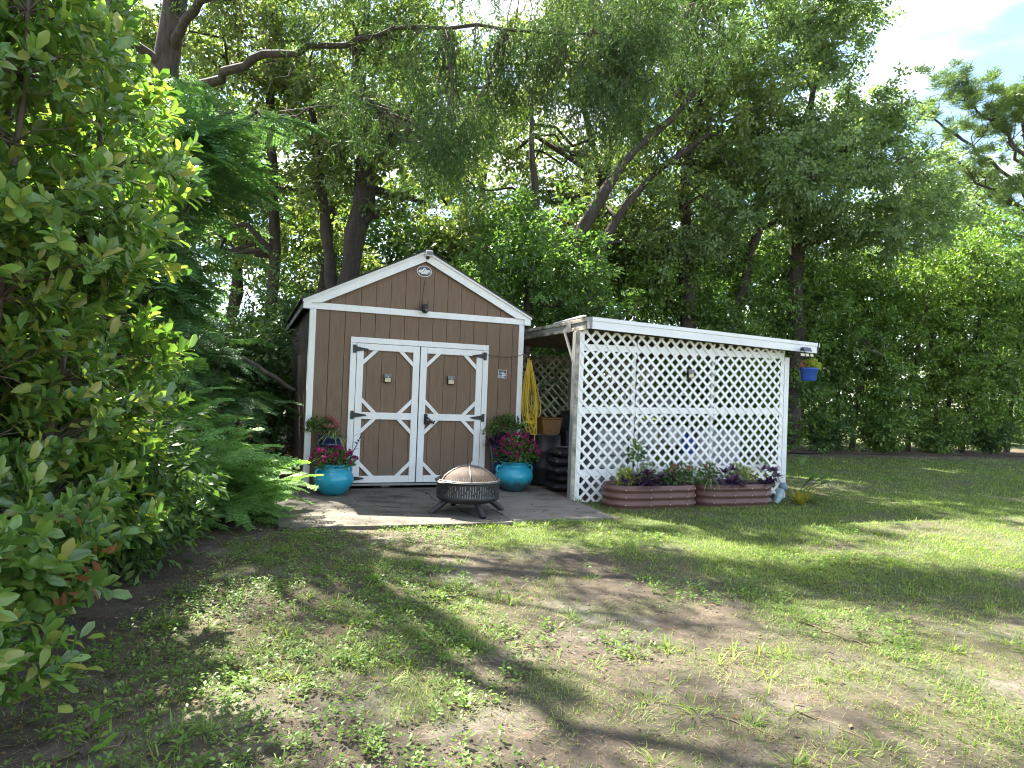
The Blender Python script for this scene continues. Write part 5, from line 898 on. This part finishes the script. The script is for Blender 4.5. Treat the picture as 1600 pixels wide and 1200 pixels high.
# leaning dead stems among the shrubs
for i, (a, b_, r, lab) in enumerate([((-3.05, 5.2, -.08), (-3.45, 5.6, .75), .02, 'short leaning dead stem under the glossy shrub'), ((-4.1, 6.9, .9), (-3.3, 6.8, .35), .035, 'thick leaning dead branch above the feathery bush'), ((-4.4, 10.4, 1.8), (-3.2, 10.0, 1.25), .05, 'broken dead branch beside the shed eave')]):
    P = branch_path(a, b_, np.random.default_rng(i), 8, .02, .06); V_, F_ = tube(P, np.linspace(r, r*.6, 8), 7); tag(link('dead_branch', mesh_np('dead_branch', V_-np.array(a), F_, True), 'twig', loc=a), lab, 'branch')

# ================================================================== POT PLANTS
def tuft(t, name, n, c, ln, wd, droop, mat_, g, spread=.8, base_r=.03):
    a = g.uniform(0, 2*math.pi, n); el = g.uniform(.25, 1.2, n); D = np.c_[np.cos(a)*spread*np.cos(el), np.sin(a)*spread*np.cos(el), np.sin(el)]; P = np.array(c)+np.c_[np.cos(a), np.sin(a), 0*a]*base_r
    V_, F_ = blades(P, D, g.uniform(ln*.6, ln*1.2, n), wd, droop, 5, g); return link(name, mesh_np(name, V_, F_), mat_, t)
def mound(t, name, n, c, rad, ln, wd, mat_, g, tpl=LEAF4, shell=.45):
    d = rand_dirs(n, g); d[:, 2] = np.abs(d[:, 2])*1.0-.15; r = shell+(1-shell)*g.random(n)**.6; P = np.array(c)+d*np.array(rad)*r[:, None]; D = d+g.normal(size=(n, 3))*.6; Nn = d+np.array([0, 0, .8])+g.normal(size=(n, 3))*.3
    V_, F_ = leaves(P, D, Nn, g.uniform(.7, 1.2, n)*ln, wd, tpl); return link(name, mesh_np(name, V_, F_), mat_, t)
def stems_of(t, n, c, top, g, r=.004, mat_='twig'):
    S = []
    for _ in range(n): e = np.array(c)+np.array([g.normal()*top[0], g.normal()*top[1], top[2]*g.uniform(.5, 1)]); S.append(tube(branch_path(c, e, g, 5, .03, .08), np.linspace(r, r*.4, 5), 4))
    return link('stems', mesh_np('stems', *cat(S)), mat_, t)
def flower_mesh(seed, n=16, r=.028):
    g = np.random.default_rng(seed); d = rand_dirs(n*5, g); c = np.repeat(rand_dirs(n, g)*np.array([1, 1, .6])*r, 5, 0); D = d.copy(); V_, F_ = leaves(c, D, np.array([0, 0, 1.0])+.5*g.normal(size=(n*5, 3)), .020, .014); return mesh_np('flower', V_, F_)
FL = {}
def flowers(t, n, c, rad, mat_, g, s=1.0):
    if mat_ not in FL: FL[mat_] = [flower_mesh(i) for i in range(3)]; [m_.materials.append(M[mat_]) for m_ in FL[mat_]]
    for k in range(n):
        d = rand_dirs(1, g)[0]; d[2] = abs(d[2])*.9+.05; o = bpy.data.objects.new('flower', FL[mat_][k % 3]); COL.objects.link(o); o.parent = t; o.location = Vector(np.array(c)+d*np.array(rad)*g.uniform(.9, 1.08)); o.scale = [s*g.uniform(.75, 1.2)]*3; o.rotation_euler = g.uniform(0, 6, 3)
def plant(name, label, u, v, z, cat_='plant', group=None): return thing(name, label, cat_, W(u, v, z), PSI, group)
g = np.random.default_rng(70)
t = plant('flowering_plant', 'magenta flowering plant in the left turquoise urn', *URN_L, SLAB_Z+.35, group='magenta flowers in the urns'); mound(t, 'foliage', 620, (-.02, 0, .04), (.30, .24, .21), .06, .034, 'garden', g); stems_of(t, 14, (0, 0, 0), (.1, .1, .18), g); flowers(t, 66, (-.02, -.02, .06), (.29, .24, .21), 'flower', g, .72)
t = plant('flowering_plant', 'magenta flowering plant in the right turquoise urn', *URN_R, SLAB_Z+.37, group='magenta flowers in the urns'); mound(t, 'foliage', 900, (.02, 0, .10), (.32, .26, .34), .065, .036, 'garden', g); stems_of(t, 18, (0, 0, 0), (.12, .1, .32), g); flowers(t, 84, (.02, -.03, .10), (.34, .28, .36), 'flower', g, .74)
t = plant('purple_stem_plant', 'dark purple trailing stem leaning against the left door frame', URN_L[0]+.17, URN_L[1]-.02, SLAB_Z+.35)
Q = curve_pts([(0, 0, 0), (.05, .03, .16), (.12, .05, .30), (.17, .06, .44)], 12); link('stem', mesh_np('stem', *tube(Q, np.linspace(.008, .004, 12), 5), True), 'purple', t)
n = 13; idx = np.linspace(1, 11, n).astype(int); a = np.arange(n)*2.6; D = np.c_[np.cos(a)*.7, np.sin(a)*.4, .55+0*a]; V_, F_ = blades(Q[idx], D, g.uniform(.10, .17, n), .032, .75, 5, g); link('leaves', mesh_np('leaves', V_, F_), 'purple', t)
t = plant('spider_plant', 'striped spider plant in the tall dark blue pot', .30, -.16, SLAB_Z+.70); tuft(t, 'leaves', 70, (.04, -.02, 0), .30, .020, .75, 'spider', g)
t = plant('leafy_plant', 'green and purple plant with salmon flowers above the tall blue pot', .26, -.12, SLAB_Z+.70); mound(t, 'foliage', 320, (-.09, 0, .10), (.20, .14, .20), .055, .03, 'garden', g); tuft(t, 'purple_leaves', 16, (-.02, 0, .08), .17, .03, .35, 'purple', g); stems_of(t, 9, (0, 0, 0), (.06, .05, .26), g); flowers(t, 12, (.03, -.02, .14), (.10, .08, .15), 'salmon', g, .9)
t = plant('purple_plant', 'purple strap-leaved plant behind the right urn', 2.62, -.18, SLAB_Z+.58); tuft(t, 'leaves', 80, (0, 0, .02), .28, .034, .45, 'purple', g); tuft(t, 'leaves', 34, (.05, -.02, .14), .26, .032, .4, 'purple', g)
t = plant('leafy_plant', 'leafy green plant rising behind the right urn', 2.74, -.14, SLAB_Z+.60); mound(t, 'foliage', 520, (.05, 0, .24), (.27, .18, .26), .06, .032, 'garden', g); stems_of(t, 12, (0, 0, 0), (.10, .08, .40), g); tuft(t, 'pale_leaves', 26, (.12, -.10, .10), .20, .018, .9, 'spider', g); mound(t, 'side_sprig', 46, (-.26, -.03, .18), (.09, .06, .08), .045, .026, 'garden', g)
# planter plants
PZ = 0.19
row = [('green_bush', 3.90, 'lime', 'lime green plant at the left end of the left planter'), ('tall', 4.12, 'garden', 'tall leafy stalk growing against the lattice in the left planter'), ('purple', 4.05, 'purple', 'purple plant left of centre in the left planter'), ('purple', 4.36, 'purple', 'purple plant at the centre of the left planter'), ('green', 4.22, 'spider', 'pale green bush between the purple plants of the left planter'), ('green', 4.52, 'garden', 'green bush with an orange bloom in the left planter'), ('purple', 4.64, 'purple', 'purple plant at the right of the left planter'), ('green', 4.80, 'garden', 'green bush with pink blooms at the right end of the left planter'),
       ('tuft', 5.06, 'garden', 'grassy green tuft at the left end of the right planter'), ('green', 5.26, 'garden', 'green bush with pink blooms in the right planter'), ('purple', 5.46, 'purple', 'purple plant at the middle of the right planter'), ('green', 5.66, 'spider', 'pale green bush in the right planter'), ('green_bush', 5.84, 'lime', 'lime green plant in the right planter'), ('purple', 6.05, 'purple', 'purple plant at the right end of the right planter')]
for i, (kind, u, m_, lab) in enumerate(row):
    v = -1.70+.10*math.sin(i*2.3); t = plant('planter_plant', lab, u, v, PZ, group='plants in the corrugated planters')
    if kind == 'purple':
        tuft(t, 'leaves', 60, (0, -.06, .02), .22, .040, .45, 'purple', g, 1.0, .06)
        for k in range(5): tuft(t, 'leaves', 20, (g.normal()*.12, -.08+g.normal()*.07, g.uniform(.04, .22)), .16, .036, .45, 'purple', g, 1.0, .02)
        Q = [tube(branch_path((0, 0, 0), (g.normal()*.12, -.05+g.normal()*.05, g.uniform(.06, .18)), g, 5, .03, .1), .006, 4) for _ in range(6)]; link('stems', mesh_np('stems', *cat(Q)), 'purple', t)
    elif kind == 'tuft': tuft(t, 'leaves', 90, (0, -.05, 0), .26, .012, .4, m_, g, .8, .05); tuft(t, 'trailing_leaves', 14, (-.04, -.22, .10), .22, .012, 1.5, 'spider', g)
    elif kind == 'tall': stems_of(t, 8, (0, 0.1, 0), (.08, .04, .55), g); mound(t, 'foliage', 150, (0, .08, .34), (.14, .09, .26), .055, .03, m_, g, shell=.1); mound(t, 'pale_tips', 40, (0, .08, .48), (.10, .07, .14), .05, .024, 'spider', g)
    else:
        h = .20 if kind == 'green_bush' else .24; mound(t, 'foliage', 260, (0, 0, h*.35), (.17, .13, h), .055, .030, m_, g, shell=.15); stems_of(t, 8, (0, 0, 0), (.06, .05, h*1.2), g)
        if 'bloom' in lab: flowers(t, 4, (0, 0, h*.6), (.12, .10, h*.6), 'salmon', g, .7)
t = plant('hanging_plant', 'lime and red foliage in the hanging blue pot', 7.24, -1.36, 1.88); mound(t, 'foliage', 230, (.03, -.02, .03), (.15, .12, .15), .055, .030, 'lime', g, shell=.2); mound(t, 'red_leaves', 40, (-.11, 0, .03), (.05, .05, .07), .04, .022, 'salmon', g); stems_of(t, 6, (0, 0, 0), (.05, .05, .1), g)
t = plant('young_palm', 'young fan palm with thin green fronds beside the shelter post', 6.72, -1.62, -.09)
for a, el, l in ((2.6, 1.0, .62), (.3, 1.05, .58), (.9, .8, .55), (-.5, .7, .55), (-1.3, .9, .45), (-.1, .45, .6)):
    d = np.array([math.cos(a)*math.cos(el), math.sin(a)*math.cos(el), math.sin(el)]); e = d*l; st = tube(branch_path((0, 0, 0), e, g, 6, .05, .03), .006, 4); n = 16; aa = np.linspace(-1.5, 1.5, n); s = unit(np.cross(d, [0, 0, 1.0])); D = d*np.cos(aa)[:, None]+s*np.sin(aa)[:, None]; V_, F_ = blades(np.repeat(e[None], n, 0), D, .32, .026, .35, 4, g); f = link('frond', mesh_np('frond', V_, F_), 'bright', t); link('stalk', mesh_np('stalk', *st), 'garden', f)
t = plant('yellow_bromeliad', 'yellow strap-leaved plant at the foot of the young palm', 6.68, -1.85, -.09); tuft(t, 'leaves', 34, (0, 0, 0), .40, .04, .25, 'yellow', g, .75); tuft(t, 'side_leaves', 14, (.30, .1, 0), .36, .026, .6, 'bright', g)
t = plant('weed_tuft', 'pale weed tuft growing at the corner of the slab and the lattice', 3.33, -1.45, -.07); tuft(t, 'leaves', 26, (0, 0, 0), .15, .016, .4, 'spider', g)

# ================================================================== LAWN
def lawn():
    g = np.random.default_rng(90); P = []; bands = [(1.9, 4.2, 5600, .95), (4.2, 7, 3700, 1.1), (7, 11, 1500, 1.65), (11, 16, 480, 2.5), (16, 24, 190, 3.4)]; parts = []
    for y0, y1, dens, sc in bands:
        area = .92*(y1*y1-y0*y0); n = int(area*dens); y = np.sqrt(g.uniform(y0*y0, y1*y1, n)); x = g.uniform(-.92, .92, n)*y; c = cover(x, y); k = (g.random(n) < np.clip(c*1.2-.12, 0, 1)) & (y < 21.0+(x-8.2)*.275)
        x, y, c = x[k], y[k], c[k]; m = len(x); z = gz(x, y); tx, ty = VN2.f(x*3+9, y*3+9, 2)-.5, VN3.f(x*3+5, y*3+5, 2)-.5
        D = np.c_[g.normal(size=m)*.55+tx*1.5, g.normal(size=m)*.55+ty*1.5, g.uniform(.45, 1.1, m)]; ln = g.uniform(.020, .062, m)*(.7+.5*c)*(.85+.25*sc); parts.append(blades(np.c_[x, y, z-.004], D, ln, g.uniform(.0035, .0065, m)*sc, g.uniform(.1, .8, m), 2, g))
    V_, F_ = cat(parts); tag(link('lawn_grass', mesh_np('lawn_grass', V_, F_), 'grass', kind='stuff'), 'patchy short lawn grass in front of the shed and shelter', 'grass'); print('grass tris', len(F_))
    # coarse tufts of wider blades in the thin foreground
    parts = []; tc = 0
    n = 520; y = np.sqrt(g.uniform(2.2**2, 7.5**2, n)); x = g.uniform(-.5, .85, n)*y; k = VN2.f(x*1.1, y*1.1, 3) > .47; x, y = x[k], y[k]
    for i in range(len(x)):
        m = int(g.integers(9, 26)); a = g.uniform(0, 6.28, m); el = g.uniform(.2, 1.2, m); r = g.uniform(0, .05, m); px, py = x[i]+np.cos(a)*r, y[i]+np.sin(a)*r; u_, v_ = local(px, py)
        if v_.max() > -2.5 and u_.max() < 3.5 and u_.min() > -.6: continue
        parts.append(blades(np.c_[px, py, gz(px, py)-.003], np.c_[np.cos(a)*np.cos(el), np.sin(a)*np.cos(el), np.sin(el)], g.uniform(.05, .13, m), g.uniform(.005, .009, m), g.uniform(.1, .7, m), 3, g))
    ed = np.array([(-.3, -2.50), (.6, -2.57), (1.4, -2.62), (1.97, -2.64), (2.6, -2.56), (3.22, -2.58), (3.32, -1.6)])
    for _ in range(150):      # tufts creeping over the slab edge
        k = int(g.integers(6)); q = ed[k]+(ed[k+1]-ed[k])*g.random()
        if q[0] < .5 and g.random() < .7: continue
        w_ = W(q[0]+g.normal()*.03, q[1]+g.normal()*.03); m = int(g.integers(7, 18)); a = g.uniform(0, 6.28, m); el = g.uniform(.2, 1.1, m); r = g.uniform(0, .05, m); px, py = w_.x+np.cos(a)*r, w_.y+np.sin(a)*r
        parts.append(blades(np.c_[px, py, gz(px, py)-.003], np.c_[np.cos(a)*np.cos(el), np.sin(a)*np.cos(el), np.sin(el)], g.uniform(.05, .12, m), g.uniform(.006, .010, m), g.uniform(.1, .7, m), 3, g))
    V_, F_ = cat(parts); tag(link('grass_tufts', mesh_np('grass_tufts', V_, F_), 'grass', kind='stuff'), 'coarse grass tufts scattered over the bare soil in the foreground', 'grass')
    # broad-leaved weeds, mostly lower left
    n = 15000; y = np.sqrt(g.uniform(2.0**2, 8.0**2, n)); x = g.uniform(-.75, .6, n)*y; w = VN3.f(x*1.6+3, y*1.6+8, 3)+.28*sstep(.9, -.9, x)-.10; k = (g.random(n) < np.clip((w-.50)*3.2, 0, .9)) & (x > -2.05-.12*(y-3)); x, y = x[k], y[k]; u_, v_ = local(x, y); k = ~((v_ > -2.55) & (u_ > -.45)); x, y = x[k], y[k]
    m = 7; N_ = len(x); idx = np.repeat(np.arange(N_), m); a = g.uniform(0, 6.28, N_*m); el = g.uniform(.1, .9, N_*m); h = g.uniform(.008, .05, N_*m); P = np.c_[x[idx]+np.cos(a)*.012, y[idx]+np.sin(a)*.012, gz(x, y)[idx]+h]; D = np.c_[np.cos(a)*np.cos(el), np.sin(a)*np.cos(el), np.sin(el)*.6]; s = g.uniform(.7, 1.4, N_)[idx]
    V_, F_ = leaves(P, D, np.array([0, 0, 1.0])+.25*g.normal(size=(N_*m, 3)), .023*s, .0125*s, LEAF4); tag(link('weeds', mesh_np('weeds', V_, F_), 'weed', kind='stuff'), 'small broad-leaved weeds spread over the soil at lower left', 'weeds')
    # dead straw, twiglets and fallen leaves on the soil
    n = 60000; y = np.sqrt(g.uniform(1.9**2, 9**2, n)); x = g.uniform(-.9, .9, n)*y; k = (g.random(n) < .25+.75*(VN1.f(x*1.3+50, y*1.3+50, 3) > .48)); x, y = x[k], y[k]; u_, v_ = local(x, y); k = ~((v_ > -2.6) & (u_ > -.5) & (u_ < 3.4)); x, y = x[k], y[k]; m = len(x); a = g.uniform(0, 6.28, m)
    V_, F_ = blades(np.c_[x, y, gz(x, y)+.008], np.c_[np.cos(a), np.sin(a), g.uniform(-.05, .22, m)], g.uniform(.02, .075, m), g.uniform(.0018, .0036, m), .05, 1, g); tag(link('dead_straw', mesh_np('dead_straw', V_, F_), 'straw', kind='stuff'), 'dead straw and rootlets strewn over the bare soil', 'straw')
    n = 17000; y = np.sqrt(g.uniform(1.9**2, 6.5**2, n)); x = g.uniform(-.85, .9, n)*y; m = n; a = g.uniform(0, 6.28, m); V_, F_ = leaves(np.c_[x, y, gz(x, y)+.006], np.c_[np.cos(a), np.sin(a), .3*g.normal(size=m)], np.array([0, 0, 1.0])+.6*g.normal(size=(m, 3)), g.uniform(.006, .022, m), g.uniform(.003, .009, m)); tag(link('bark_crumbs', mesh_np('bark_crumbs', V_, F_), 'litter', kind='stuff'), 'crumbs of bark and soil over the bare ground', 'debris')
    n = 9000; y = np.sqrt(g.uniform(1.9**2, 10**2, n)); x = g.uniform(-.85, .7, n)*y; k = g.random(n) < .16+.8*sstep(-.6, -2.2, x+.12*(y-3)); x, y = x[k], y[k]; m = len(x); a = g.uniform(0, 6.28, m); u_, v_ = local(x, y); z = np.where((v_ > -2.5) & (u_ > -.4) & (u_ < 3.3), SLAB_Z, gz(x, y)+.006)
    V_, F_ = leaves(np.c_[x, y, z+.006], np.c_[np.cos(a), np.sin(a), .1*g.normal(size=m)], np.array([0, 0, 1.0])+.35*g.normal(size=(m, 3)), g.uniform(.02, .055, m), g.uniform(.010, .022, m)); tag(link('leaf_litter', mesh_np('leaf_litter', V_, F_), 'litter', kind='stuff'), 'small fallen brown leaves under the shrubs and on the concrete', 'leaf litter')
lawn()
# surface roots and sticks that can be told apart
sticks = [((-.55, 4.55), (-.18, 4.62), .010, 'dark stick lying on the soil left of centre'), ((-.62, 4.45), (-.30, 4.42), .007, 'second dark stick just below the first left of centre'), ((1.9, 4.35), (2.15, 3.95), .006, 'crooked pale surface root on the right of the lawn'), ((.95, 3.0), (1.18, 2.82), .0035, 'pale curved rootlet in the right foreground'), ((1.35, 3.1), (1.55, 2.82), .0035, 'long pale rootlet near the lower right'), ((-1.62, 2.45), (-1.45, 2.65), .005, 'thin straw stick in the lower left corner')]
for i, (a, b_, r, lab) in enumerate(sticks):
    gg = np.random.default_rng(i+9); P = np.linspace(np.array(a), np.array(b_), 9); P[1:-1] += gg.normal(size=(7, 2))*.018; Q = np.c_[P, gz(P[:, 0], P[:, 1])+r*.7+.004]; V_, F_ = tube(Q, np.linspace(r, r*.5, 9), 6); tag(link('fallen_stick', mesh_np('fallen_stick', V_-Q[0], F_, True), 'twig' if i < 2 else 'straw', loc=Q[0]), lab, 'stick')
